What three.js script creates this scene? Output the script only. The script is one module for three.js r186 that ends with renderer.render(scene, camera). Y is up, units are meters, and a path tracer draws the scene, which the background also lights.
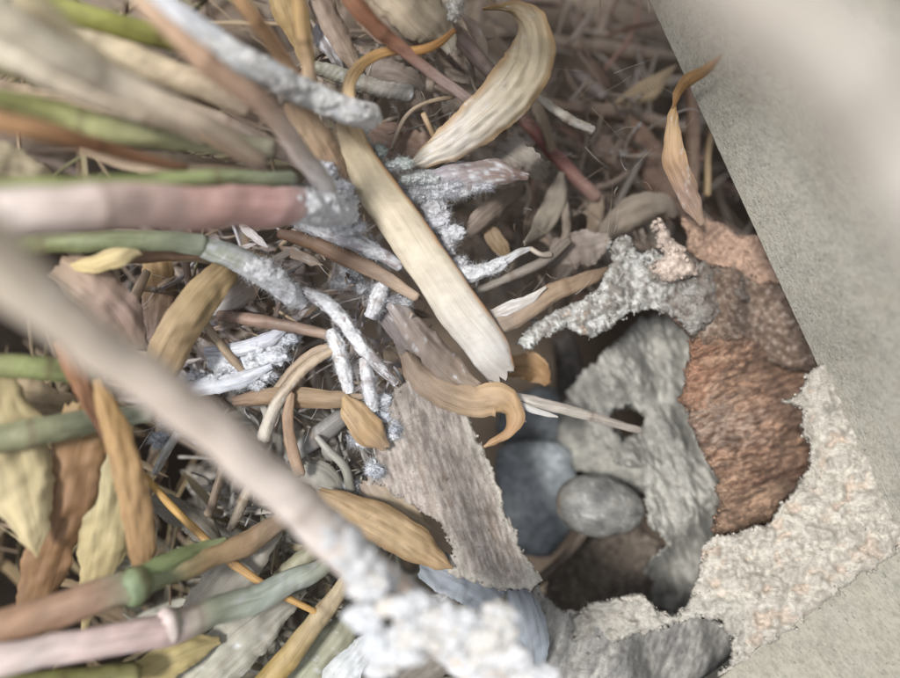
import * as THREE from 'three';
import { ImprovedNoise } from 'three/addons/math/ImprovedNoise.js';

// ---------------------------------------------------------------- camera, sky, sun, exposure
const W = 900, H = 678, FOV = 50, PITCH = 68, HEIGHT = 0.167;   // a hand-held close-up: the heap lies about 10 cm below the lens
const scene = new THREE.Scene();
const camera = new THREE.PerspectiveCamera(FOV, 1024 / 771, 0.004, 80);
const rad = THREE.MathUtils.degToRad;
camera.position.set(0, HEIGHT, HEIGHT / Math.tan(rad(PITCH)));
camera.lookAt(0, 0, 0);
camera.focus = 0.0985; camera.userData.fStop = 8;
camera.updateMatrixWorld(true);
const renderer = new THREE.WebGLRenderer({ antialias: true });
renderer.toneMapping = THREE.LinearToneMapping; renderer.toneMappingExposure = 3.95;
renderer.shadowMap.enabled = true;
{ // overcast sky: whitish, brighter overhead, the same all round
  const w = 64, h = 32, d = new Float32Array(w * h * 4);
  for (let j = 0; j < h; j++) for (let i = 0; i < w; i++) {
    const s = Math.max(0, Math.sin(((j + 0.5) / h - 0.5) * Math.PI)), l = 0.4 * (1 + 2 * s) / 3, k = (j * w + i) * 4;
    d[k] = l * 0.97; d[k + 1] = l * 1.0; d[k + 2] = l * 1.06; d[k + 3] = 1;
  }
  const t = new THREE.DataTexture(d, w, h, THREE.RGBAFormat, THREE.FloatType);
  t.mapping = THREE.EquirectangularReflectionMapping; t.magFilter = THREE.LinearFilter; t.needsUpdate = true;
  scene.background = t; scene.environment = t;
}
const sun = new THREE.DirectionalLight(0xfffcf7, 1.5);
sun.position.set(-0.40, 0.87, 0.22); sun.castShadow = true; sun.shadow.radius = 22;
Object.assign(sun.shadow.camera, { left: -0.2, right: 0.2, top: 0.2, bottom: -0.2, near: 0.1, far: 2 });
scene.add(sun);

// ---------------------------------------------------------------- helpers
let seed = 7;
const rnd = () => { seed = (seed + 0x6d2b79f5) | 0; let t = Math.imul(seed ^ (seed >>> 15), 1 | seed); t = (t + Math.imul(t ^ (t >>> 7), 61 | t)) ^ t; return ((t ^ (t >>> 14)) >>> 0) / 4294967296; };
const rr = (a, b) => a + (b - a) * rnd(), pick = (a) => a[Math.floor(rnd() * a.length)];
const V3 = THREE.Vector3, perlin = new ImprovedNoise();
const noise = (x, y, z) => perlin.noise(x + 71.3, y + 37.7, z + 19.1);
const fbm = (x, y, z, o = 4) => { let s = 0, a = 1, f = 1, n = 0; for (let i = 0; i < o; i++) { s += a * noise(x * f, y * f, z * f + i * 5.1); n += a; a *= 0.55; f *= 2.03; } return s / n; };
const { clamp, lerp, smoothstep } = THREE.MathUtils;
const e = camera.matrixWorld.elements, RIGHT = new V3(e[0], e[1], e[2]), UPV = new V3(e[4], e[5], e[6]), FWD = new V3(-e[8], -e[9], -e[10]), EYE = camera.position.clone(), TAN = Math.tan(rad(FOV / 2));
const PX = (d) => (d / 1000) * 2 * TAN / H;                     // size in metres of one unit of the sketch at d millimetres
function P(x, y, d) {                                           // a measured place: x, y on the sketch, d millimetres deep
  const k = d / 1000;
  return EYE.clone().addScaledVector(FWD, k).addScaledVector(RIGHT, (x - W / 2) / (H / 2) * TAN * k).addScaledVector(UPV, -(y - H / 2) / (H / 2) * TAN * k);
}
const C = (hex) => { const c = new THREE.Color(hex), g = 0.3 * c.r + 0.59 * c.g + 0.11 * c.b; return c.lerp(new THREE.Color(g, g, g), 0.03).multiplyScalar(0.58); };   // the sketch's colours are of the bright picture: real surfaces reflect about 0.6 of that
function palette(cols, t) {
  if (cols.length === 1) return cols[0].clone();
  const f = clamp(t, 0, 1) * (cols.length - 1), i = Math.min(cols.length - 2, Math.floor(f));
  return cols[i].clone().lerp(cols[i + 1], f - i);
}
const used = {};
function numbered(name) { const n = used[name] = (used[name] ?? -1) + 1; return n ? `${name}_${String(n).padStart(3, '0')}` : name; }
class Geo {
  constructor() { this.p = []; this.u = []; this.c = []; this.i = []; }
  vert(p, u, v, c) { this.p.push(p.x, p.y, p.z); this.u.push(u, v); this.c.push(c.r, c.g, c.b); return this.p.length / 3 - 1; }
  quad(a, b, c, d) { this.i.push(a, b, c, a, c, d); }
  add(g) { const o = this.p.length / 3; for (const x of g.p) this.p.push(x); for (const x of g.u) this.u.push(x); for (const x of g.c) this.c.push(x); for (const x of g.i) this.i.push(x + o); return this; }
  build(origin) {
    const g = new THREE.BufferGeometry(), p = new Float32Array(this.p);
    for (let k = 0; k < p.length; k += 3) { p[k] -= origin.x; p[k + 1] -= origin.y; p[k + 2] -= origin.z; }
    g.setAttribute('position', new THREE.BufferAttribute(p, 3));
    g.setAttribute('uv', new THREE.BufferAttribute(new Float32Array(this.u), 2));
    g.setAttribute('color', new THREE.BufferAttribute(new Float32Array(this.c), 3));
    g.setIndex(this.i); g.computeVertexNormals();
    return g;
  }
}
function mesh(name, geo, mat, origin, parent) {
  const m = new THREE.Mesh(geo.build(origin), mat);
  m.castShadow = m.receiveShadow = true;
  if (parent) { m.name = name; m.position.copy(origin).sub(parent.position); parent.add(m); }
  else { m.name = numbered(name); m.position.copy(origin); scene.add(m); }
  return m;
}
function tag(o, label, category, kind) { o.userData.label = label; if (category) o.userData.category = category; if (kind) o.userData.kind = kind; return o; }
function base(name, label, category, at) { const g = new THREE.Group(); g.name = numbered(name); g.position.copy(at); scene.add(g); return tag(g, label, category); }

// ---------------------------------------------------------------- materials
const hash = (x, y, s) => { let h = Math.imul(x, 374761393) + Math.imul(y, 668265263) + Math.imul(s, 2147483647); h = Math.imul(h ^ (h >>> 13), 1274126177); return ((h ^ (h >>> 16)) >>> 0) / 4294967296; };
function tileNoise(u, v, fx, fy, s) {                            // value noise that wraps at 1
  const x = u * fx, y = v * fy, ix = Math.floor(x), iy = Math.floor(y), a = x - ix, b = y - iy, q = a * a * (3 - 2 * a), w = b * b * (3 - 2 * b);
  const h = (i, j) => hash(((ix + i) % fx + fx) % fx, ((iy + j) % fy + fy) % fy, s);
  return lerp(lerp(h(0, 0), h(1, 0), q), lerp(h(0, 1), h(1, 1), q), w);
}
function texture(size, fn, srgb) {
  const d = new Uint8Array(size * size * 4);
  for (let j = 0; j < size; j++) for (let i = 0; i < size; i++) {
    const c = fn((i + 0.5) / size, (j + 0.5) / size), k = (j * size + i) * 4;
    for (let n = 0; n < 3; n++) d[k + n] = clamp((Array.isArray(c) ? c[n] : c) * 255, 0, 255);
    d[k + 3] = 255;
  }
  const t = new THREE.DataTexture(d, size, size); t.wrapS = t.wrapT = THREE.RepeatWrapping; t.magFilter = THREE.LinearFilter; t.generateMipmaps = true;
  if (srgb) t.colorSpace = THREE.SRGBColorSpace;
  t.needsUpdate = true; return t;
}
const fibre = (u, v) => 0.35 * tileNoise(u, v, 40, 4, 1) + 0.25 * tileNoise(u, v, 90, 9, 2) + 0.4 * tileNoise(u, v, 18, 3, 3);
const fibreMap = texture(512, (u, v) => { const f = fibre(u, v), sp = tileNoise(u, v, 60, 40, 9) > 0.93 ? 0.74 : 1, b = 0.99 + 0.12 * (tileNoise(u, v, 6, 5, 4) - 0.5); return [(b + 0.42 * (f - 0.5)) * sp, (b + 0.46 * (f - 0.5)) * sp, (b + 0.5 * (f - 0.5)) * sp]; }, true);
const fibreBump = texture(512, fibre);
const grain = (u, v) => 0.4 * tileNoise(u, v, 24, 24, 11) + 0.3 * tileNoise(u, v, 60, 60, 12) + 0.3 * tileNoise(u, v, 140, 140, 13);
const grainMap = texture(512, (u, v) => { const g = grain(u, v), d = tileNoise(u, v, 90, 90, 14) > 0.92 ? 0.72 : 1, l = tileNoise(u, v, 110, 110, 15) > 0.93 ? 1.15 : 1; return (0.95 + 0.34 * (g - 0.5)) * d * l; }, true);
const grainBump = texture(512, grain);
const stone = (u, v) => 0.5 * tileNoise(u, v, 90, 90, 21) + 0.5 * tileNoise(u, v, 200, 200, 22);
const pits = (u, v) => smoothstep(tileNoise(u, v, 130, 64, 23), 0.86, 0.97);
const stoneMap = texture(1024, (u, v) => {
  const g = stone(u, v), l = 0.95 + 0.07 * (tileNoise(u, v, 9, 9, 24) - 0.5) + 0.09 * (tileNoise(u, v, 40, 26, 25) - 0.5) + 0.11 * (tileNoise(u, v, 130, 50, 28) - 0.5), q = 1 - 0.13 * pits(u, v), w = tileNoise(u, v, 120, 120, 26) > 0.93 ? 1.14 : 1, gr = tileNoise(u, v, 12, 12, 27) * 0.025;
  const b = (l + 0.14 * (g - 0.5)) * q * w; return [b, b * (1 - gr * 0.3), b * (1 - gr)];
}, true);
const stoneBump = texture(1024, (u, v) => stone(u, v) * 0.7 + 0.3 - 0.5 * pits(u, v));
const std = (o) => new THREE.MeshStandardMaterial({ vertexColors: true, ...o });
const straw = std({ map: fibreMap, bumpMap: fibreBump, bumpScale: 0.00004, roughness: 0.62 });
const softMap = texture(512, (u, v) => { const f = fibre(u, v), q = tileNoise(u, v, 70, 30, 31) > 0.95 ? 0.86 : 1; return [(0.98 + 0.12 * (f - 0.5)) * q, (0.97 + 0.14 * (f - 0.5)) * q, (0.96 + 0.17 * (f - 0.5)) * q]; }, true);
const smoothStraw = std({ map: softMap, bumpMap: fibreBump, bumpScale: 0.00002, roughness: 0.5 });
const leafy = std({ map: fibreMap, bumpMap: fibreBump, bumpScale: 0.000035, roughness: 0.7 });
const crusty = std({ map: grainMap, roughness: 0.97 });
const woolly = new THREE.MeshPhysicalMaterial({ vertexColors: true, map: grainMap, roughness: 1, sheen: 0.5, sheenRoughness: 0.9 });
const slabby = new THREE.MeshStandardMaterial({ map: stoneMap, bumpMap: stoneBump, bumpScale: 0.00012, roughness: 0.9, color: C('#c9cabb') });
const podMat = new THREE.MeshPhysicalMaterial({ vertexColors: true, map: grainMap, bumpMap: grainBump, bumpScale: 0.00006, roughness: 0.6, clearcoat: 0.1, clearcoatRoughness: 0.5 });

// ---------------------------------------------------------------- shapes
function resample(pts, n) {                                      // centre line, width and the rest at n + 1 even steps
  const curve = new THREE.CatmullRomCurve3(pts.map((q) => P(q[0], q[1], q[2])), false, 'centripetal'), out = [];
  for (let k = 0; k <= n; k++) {
    const t = k / n, f = t * (pts.length - 1), i = Math.min(pts.length - 2, Math.floor(f)), a = f - i, s = a * a * (3 - 2 * a);
    const d = lerp(pts[i][2], pts[i + 1][2], a);
    out.push({ p: curve.getPoint(t), t, w: lerp(pts[i][3] * PX(pts[i][2]), pts[i + 1][3] * PX(pts[i + 1][2]), s), tilt: rad(lerp(pts[i][4] ?? 0, pts[i + 1][4] ?? 0, s)), d });
  }
  out.forEach((o, k) => { o.T = out[Math.min(n, k + 1)].p.clone().sub(out[Math.max(0, k - 1)].p).normalize(); o.along = k ? out[k - 1].along + o.p.distanceTo(out[k - 1].p) : 0; });
  return out;
}
const U4 = 1 / 0.005, V12 = 1 / 0.014;                           // the fibre texture covers 5 mm by 14 mm
function stemGeo(pts, o = {}) {
  const g = new Geo(), cols = (o.c || ['#bda27c']).map(C), rows = resample(pts, o.n || 56), R = o.sides || 14, sd = rnd() * 90, flat = o.flat ?? 0.9, rough = o.rough ?? 0.07, speck = o.speck ?? 0.5, u0 = rnd();
  const len = rows[rows.length - 1].along, ring = [], knots = o.nodes || (rows[0].w > 0.0011 && !o.plain ? [[rr(0.25, 0.75), rr(0.02, 0.07)]] : []);
  let side = null;
  for (const q of rows) {
    const view = EYE.clone().sub(q.p).normalize();
    side = side ? side.clone().addScaledVector(q.T, -side.dot(q.T)).normalize() : new V3().crossVectors(q.T, view).normalize();
    const nrm = new V3().crossVectors(side, q.T), wob = (o.wobble ?? 0.05) * q.w;
    const c0 = q.p.clone().addScaledVector(side, wob * 3 * noise(q.along * 160, sd, 1)).addScaledVector(nrm, wob * 3 * noise(q.along * 160, sd, 7));
    let r = q.w / 2;
    for (const nd of knots) r *= 1 + nd[1] * Math.exp(-(((q.t - nd[0]) * len / 0.0009) ** 2));
    const end = Math.min(q.along, len - q.along), row = [];
    if (end < r * 0.6 && !o.open) r *= 0.72 + 0.28 * Math.sqrt(1 - (1 - end / (r * 0.6)) ** 2);
    for (let k = 0; k <= R; k++) {
      const a = k / R * Math.PI * 2, ca = Math.cos(a), sa = Math.sin(a), kk = k % R / R * 6.283;
      const nn = fbm(q.along * 420 + sd, Math.cos(kk) * 1.3 + sd, Math.sin(kk) * 1.3, 3), fine = noise(q.along * 2600 + sd, Math.cos(kk) * 5, Math.sin(kk) * 5);
      const rad_ = r * (1 + rough * 2.2 * nn + 0.035 * noise(q.along * 130, a * 3.2 + sd, 2) + (o.crumb ?? 0) * fine), jag = (o.ragged ?? 0.5) * r * noise(Math.cos(kk) * 3, Math.sin(kk) * 3, sd) * (q.t > 0.985 || q.t < 0.015 ? 1 : 0);
      const pos = c0.clone().addScaledVector(side, ca * rad_).addScaledVector(nrm, sa * rad_ * flat).addScaledVector(q.T, jag);
      const col = palette(cols, q.t + 0.06 * nn), m = 0.93 + 0.4 * nn + 0.1 * fine + 0.16 * noise(q.along * 90, Math.cos(kk) * 7 + sd, Math.sin(kk) * 7), dark = noise(q.along * 900 + sd, a * 1.5, 3) > 0.62 - 0.25 * speck ? 1 - 0.32 * speck : 1;
      if (o.frost) { const f = smoothstep(fbm(q.along * 700 + sd, Math.cos(kk) * 2, Math.sin(kk) * 2, 3) + 0.5, 1 - o.frost - 0.2, 1 - o.frost + 0.2); col.lerp(FROST, f * 0.85); }
      for (const nd of knots) col.lerp(SPOT, 0.5 * Math.exp(-(((q.t - nd[0]) * len / 0.0004) ** 2)));
      if (o.edge && ca < 0) col.lerp(EDGE, smoothstep(-ca + 0.2 * nn, 0.8, 0.98) * 0.8);
      row.push(g.vert(pos, u0 + k / R * Math.PI * q.w * U4, q.along * V12, col.multiplyScalar((1 + (m - 1) * (o.calm ?? 1)) * dark)));
    }
    ring.push(row);
  }
  for (let j = 0; j + 1 < ring.length; j++) for (let k = 0; k < R; k++) g.quad(ring[j][k], ring[j][k + 1], ring[j + 1][k + 1], ring[j + 1][k]);
  for (const [at, flip] of [[0, 0], [ring.length - 1, 1]]) {
    const q = rows[at], c = g.vert(q.p.clone().addScaledVector(q.T, (flip ? -1 : 1) * q.w * 0.1), u0, q.along * V12, palette(cols, q.t).multiplyScalar(0.7));
    for (let k = 0; k < R; k++) g.i.push(...(flip ? [ring[at][k], ring[at][k + 1], c] : [ring[at][k + 1], ring[at][k], c]));
  }
  return g;
}
const FROST = C('#e2e5ec'), EDGE = C('#c08a50');
function bladeGeo(pts, o = {}) {
  const g = new Geo(), cols = (o.c || ['#b49a70']).map(C), edge = o.edge && C(o.edge), rows = resample(pts, o.n || 64), M = o.m || 12, th = (o.thick ?? 0.14) / 1000, curl = o.curl ?? 0.2, sd = rnd() * 90, rag = o.rag ?? 0.16, speck = o.speck ?? 0.5, u0 = rnd(), grid = [[], []];
  let side = null; const along = rows[rows.length - 1].along;
  for (const q of rows) {
    const view = EYE.clone().sub(q.p).normalize();
    let s0 = new V3().crossVectors(q.T, view); if (s0.lengthSq() < 0.04 && side) s0 = side.clone(); else s0.normalize();
    if (side && s0.dot(side) < 0 && !o.flip) s0.negate();
    s0.addScaledVector(q.T, -s0.dot(q.T)).normalize(); side = s0;
    const n0 = new V3().crossVectors(s0, q.T).normalize(); if (n0.dot(view) < 0 && !o.flip) n0.negate();
    const S = s0.clone().multiplyScalar(Math.cos(q.tilt)).addScaledVector(n0, Math.sin(q.tilt)), N = n0.clone().multiplyScalar(Math.cos(q.tilt)).addScaledVector(s0, -Math.sin(q.tilt));
    const rowF = [], rowB = [];
    for (let k = 0; k <= M; k++) {
      const s = k / M * 2 - 1, es = Math.sign(s), wv = 1 + rag * (noise(q.along * 500 + sd, es * 3, sd) + 0.5 * noise(q.along * 1600 + sd, es * 3, sd)) * Math.abs(s);
      const tear = (o.tear ?? 0.22) * q.w * (noise(s * 4 + sd, 3, sd) + 0.6 * noise(s * 11, sd, 4)) * (smoothstep(q.t, 0.93, 1) - smoothstep(1 - q.t, 0.93, 1));
      const lift = curl * (1 - s * s) * q.w / 2 + 0.09 * q.w * noise(q.along * 260 + sd, s * 1.6, sd) + 0.05 * q.w * noise(q.along * 620 + sd, s * 2.4, sd) + 0.02 * q.w * noise(q.along * 120, s * 9 + sd, 2) + 0.012 * q.w * Math.cos(s * Math.PI * (M > 8 ? 5 : 2));
      const p = q.p.clone().addScaledVector(S, s * wv * q.w / 2).addScaledVector(N, lift - curl * q.w / 4).addScaledVector(q.T, tear);
      const nn = fbm(q.along * 300 + sd, s * 2 + sd, sd, 3), fine = noise(q.along * 500, s * 22 + sd, 5), blot = noise(q.along * 480 + sd, s * 3, 8);
      const col = palette(cols, q.t + 0.08 * nn);
      if (edge) col.lerp(edge, smoothstep(Math.abs(s + (o.edgeSide ?? 0)) + 0.15 * nn, 0.62, 0.95) * 0.8);
      if (o.frost) col.lerp(FROST, smoothstep(fbm(q.along * 600 + sd, s * 3, 7, 3) + 0.5, 0.8 - o.frost, 1.2 - o.frost) * 0.85);
      if (M > 8) col.multiplyScalar(1 - 0.1 * Math.max(0, Math.cos(s * Math.PI * 5 + nn)));
      if (blot > 0.5 - 0.15 * speck) col.lerp(SPOT, 0.5 * speck * smoothstep(blot, 0.5 - 0.15 * speck, 0.75));
      col.multiplyScalar(0.94 + 0.26 * nn + 0.12 * fine * (0.5 + nn));
      const tk = th * (0.35 + 0.65 * Math.sqrt(1 - s * s)) / 2, u = u0 + s * q.w / 2 * U4, v = q.along * V12;
      rowF.push(g.vert(p.clone().addScaledVector(N, tk), u, v, col)); rowB.push(g.vert(p.clone().addScaledVector(N, -tk), u, v, col.clone().multiplyScalar(0.92)));
    }
    grid[0].push(rowF); grid[1].push(rowB);
  }
  const [F, B] = grid, n = F.length - 1;
  for (let j = 0; j < n; j++) {
    for (let k = 0; k < M; k++) { g.quad(F[j][k], F[j][k + 1], F[j + 1][k + 1], F[j + 1][k]); g.quad(B[j][k + 1], B[j][k], B[j + 1][k], B[j + 1][k + 1]); }
    g.quad(B[j][0], F[j][0], F[j + 1][0], B[j + 1][0]); g.quad(F[j][M], B[j][M], B[j + 1][M], F[j + 1][M]);
  }
  for (let k = 0; k < M; k++) { g.quad(B[0][k], B[0][k + 1], F[0][k + 1], F[0][k]); g.quad(F[n][k], F[n][k + 1], B[n][k + 1], B[n][k]); }
  return g;
}
const SPOT = C('#6d5238');
// crumbs and wool: small uneven lumps and short curved hairs
const lumps = [0, 1, 2, 3].map((s) => {
  const g = new THREE.IcosahedronGeometry(1, 2), p = g.attributes.position, keep = new Map(), idx = [], out = [];
  for (let k = 0; k < p.count; k++) {
    const v = new V3().fromBufferAttribute(p, k), key = v.toArray().map((x) => x.toFixed(3)).join();
    if (!keep.has(key)) { keep.set(key, out.length); out.push(v.multiplyScalar(1 + 0.9 * fbm(v.x * 1.8 + s * 9, v.y * 1.8, v.z * 1.8, 3))); }
    idx.push(keep.get(key));
  }
  return { out, idx };
});
function lump(g, at, r, col, flat = 1) {
  const { out, idx } = pick(lumps), o = g.p.length / 3, q = new THREE.Quaternion().setFromEuler(new THREE.Euler(rr(0, 6), rr(0, 6), rr(0, 6))), sx = rr(0.7, 1.3), sy = rr(0.7, 1.3) * flat;
  for (const v of out) { const w = v.clone(); w.x *= sx; w.y *= sy; w.applyQuaternion(q).multiplyScalar(r).add(at); g.vert(w, w.x * 220 + w.z * 30, w.z * 220 - w.y * 190, col.clone().multiplyScalar(0.9 + 0.16 * v.length())); }
  for (const k of idx) g.i.push(k + o);
}
function hair(g, at, dir, len, r, col) {
  const b = new V3(rr(-1, 1), rr(-1, 1), rr(-1, 1)), rows = [], x = new V3().crossVectors(dir, b).normalize(), y = new V3().crossVectors(dir, x).normalize();
  for (let j = 0; j <= 4; j++) {
    const t = j / 4, p = at.clone().addScaledVector(dir, t * len).addScaledVector(b, t * t * len * 0.9), row = [], q = r * (1 - 0.6 * t);
    for (let k = 0; k < 3; k++) row.push(g.vert(p.clone().addScaledVector(x, q * Math.cos(k * 2.094)).addScaledVector(y, q * Math.sin(k * 2.094)), k * 0.1, t, col));
    rows.push(row);
  }
  for (let j = 0; j < 4; j++) for (let k = 0; k < 3; k++) g.quad(rows[j][k], rows[j][(k + 1) % 3], rows[j + 1][(k + 1) % 3], rows[j + 1][k]);
}
const ball = (() => { const g = new THREE.IcosahedronGeometry(1, 13), p = g.attributes.position, keep = new Map(), idx = [], out = []; for (let k = 0; k < p.count; k++) { const v = new V3().fromBufferAttribute(p, k), key = Math.round(v.x * 1e4) + '_' + Math.round(v.y * 1e4) + '_' + Math.round(v.z * 1e4); if (!keep.has(key)) { keep.set(key, out.length); out.push(v); } idx.push(keep.get(key)); } return { out, idx }; })();
function fluff(g, at, rx, ry, rz, cols, hairs = 60, rough = 1) {  // one soft uneven tuft with hairs on it
  const sd = rnd() * 90, o = g.p.length / 3, a = rr(0, 6.28), X = RIGHT.clone().multiplyScalar(rx), Y = UPV.clone().multiplyScalar(ry), Z = FWD.clone().multiplyScalar(-rz), k = Math.max(rx, ry) * 1000, c0 = pick(cols), c1 = pick(cols), pts = [];
  for (const v of ball.out) {
    const big = fbm(v.x * 1.5 + sd, v.y * 1.5, v.z * 1.5, 2), mid = fbm(v.x * 2.6 * k + sd, v.y * 2.6 * k, v.z * 2.6 * k, 3), m = 1 + rough * (0.6 * big + Math.min(0.2, 0.1 / k) * mid), w = at.clone().addScaledVector(X, v.x * m).addScaledVector(Y, v.y * m).addScaledVector(Z, v.z * m);
    pts.push(w); g.vert(w, w.x * 150 + w.y * 40, w.z * 150 - w.y * 130, c0.clone().lerp(c1, clamp(0.5 + 1.5 * big, 0, 1)).multiplyScalar(1 + 0.18 * mid));
  }
  for (const q of ball.idx) g.i.push(q + o);
  for (let h = 0; h < hairs; h++) { const w = pick(pts), d = w.clone().sub(at).normalize(); hair(g, w, d.addScaledVector(new V3(rr(-1, 1), rr(-1, 1), rr(-1, 1)), 0.8).normalize(), rr(0.15, 0.75) / 1000, 0.00002, c1); }
}
function woolGeo(spots, o = {}) {                               // spots: [x, y, depth, reach across, reach down]
  const g = new Geo(), cols = (o.c || ['#e6e8ee', '#dcdfe8', '#ecedf0', '#d2d4dc']).map(C), size = o.size || [0.12, 0.42];
  for (const [x, y, d, r, r2 = r * 0.7] of spots) {
    const s = PX(d), m = Math.min(r, r2), n = Math.max(3, Math.round(1.6 * Math.max(r, r2) / m));
    for (let k = 0; k < n; k++) { const t = (k + 0.5) / n * 2 - 1, q = rr(0.5, 0.8); fluff(g, P(x + (r > r2 ? t * (r - m * 0.6) : rr(-0.3, 0.3) * m), y + (r > r2 ? rr(-0.3, 0.3) * m : t * (r2 - m * 0.6)), d + rr(0, 0.8)), m * q * rr(0.9, 1.6) * s, m * q * rr(0.7, 1.1) * s, m * 0.5 * s, cols, o.bald ? 0 : 300, o.rough ?? 1.1); }
    for (let k = 0; k < (o.density ?? 1) * (o.bald ? 4 + r * r2 * 0.05 : 6); k++) {
      const a = rnd() * 6.283, q = Math.sqrt(rnd()), at = P(x + Math.cos(a) * q * r, y + Math.sin(a) * q * r2, d + rr(-0.2, 0.6));
      lump(g, at, rr(...size) / 1000 * (1.1 - 0.6 * q), pick(cols));
      if (!o.bald) for (let h = 0; h < 9; h++) hair(g, at, new V3(rr(-1, 1), rr(-0.2, 1), rr(-1, 1)).normalize(), rr(0.2, 0.8) / 1000, 0.00002, pick(cols));
    }
  }
  return g;
}
function woolAlong(pts, o = {}) {                                // a patchy felt of wool that clings round a stem
  const g = new Geo(), cols = (o.c || ['#e6e8ed', '#dfe1e7', '#ecedf0', '#d6d6da']).map(C), rows = resample(pts, 200), sd = rnd() * 90, R = 30, f0 = Math.round((o.from ?? 0) * 200), f1 = Math.round((o.to ?? 1) * 200), ring = [], spots = [];
  for (let j = f0; j <= f1; j++) {
    const q = rows[j], view = EYE.clone().sub(q.p).normalize(), s = new V3().crossVectors(q.T, view).normalize(), v = new V3().crossVectors(s, q.T), row = [], fade = smoothstep(Math.min(j - f0, f1 - j) / Math.max(1, f1 - f0), 0, 0.16);
    for (let k = 0; k <= R; k++) {
      const a = k % R / R * 6.2832, nn = fbm(q.along * 620 + sd, Math.cos(a) * 1.6, Math.sin(a) * 1.6 + sd, 3), mid = fbm(q.along * 2400 + sd, Math.cos(a) * q.w * 1500, Math.sin(a) * q.w * 1500, 3);
      const r = q.w / 2 * (0.85 + 0.14 * fade * (o.thick ?? 1) + 0.5 * nn) + 0.00009 * mid * (o.lumpy ?? 1), p = q.p.clone().addScaledVector(s, Math.cos(a) * r).addScaledVector(v, Math.sin(a) * r);
      row.push(g.vert(p, q.along * 150, k / R * q.w * 470, palette(cols, 0.5 + nn).multiplyScalar(1 + 0.15 * mid)));
      if (nn > 0) spots.push([p, s.clone().multiplyScalar(Math.cos(a)).addScaledVector(v, Math.sin(a))]);
    }
    ring.push(row);
  }
  for (let j = 0; j + 1 < ring.length; j++) for (let k = 0; k < R; k++) g.quad(ring[j][k], ring[j][k + 1], ring[j + 1][k + 1], ring[j + 1][k]);
  if (!o.bald) for (let h = 0; h < (o.count || 140) * 4; h++) { const [at, d] = pick(spots); hair(g, at, d.clone().addScaledVector(new V3(rr(-1, 1), rr(-1, 1), rr(-1, 1)), 0.8).normalize(), rr(0.2, 0.6) / 1000, 0.00002, pick(cols)); }
  return g;
}
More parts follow.
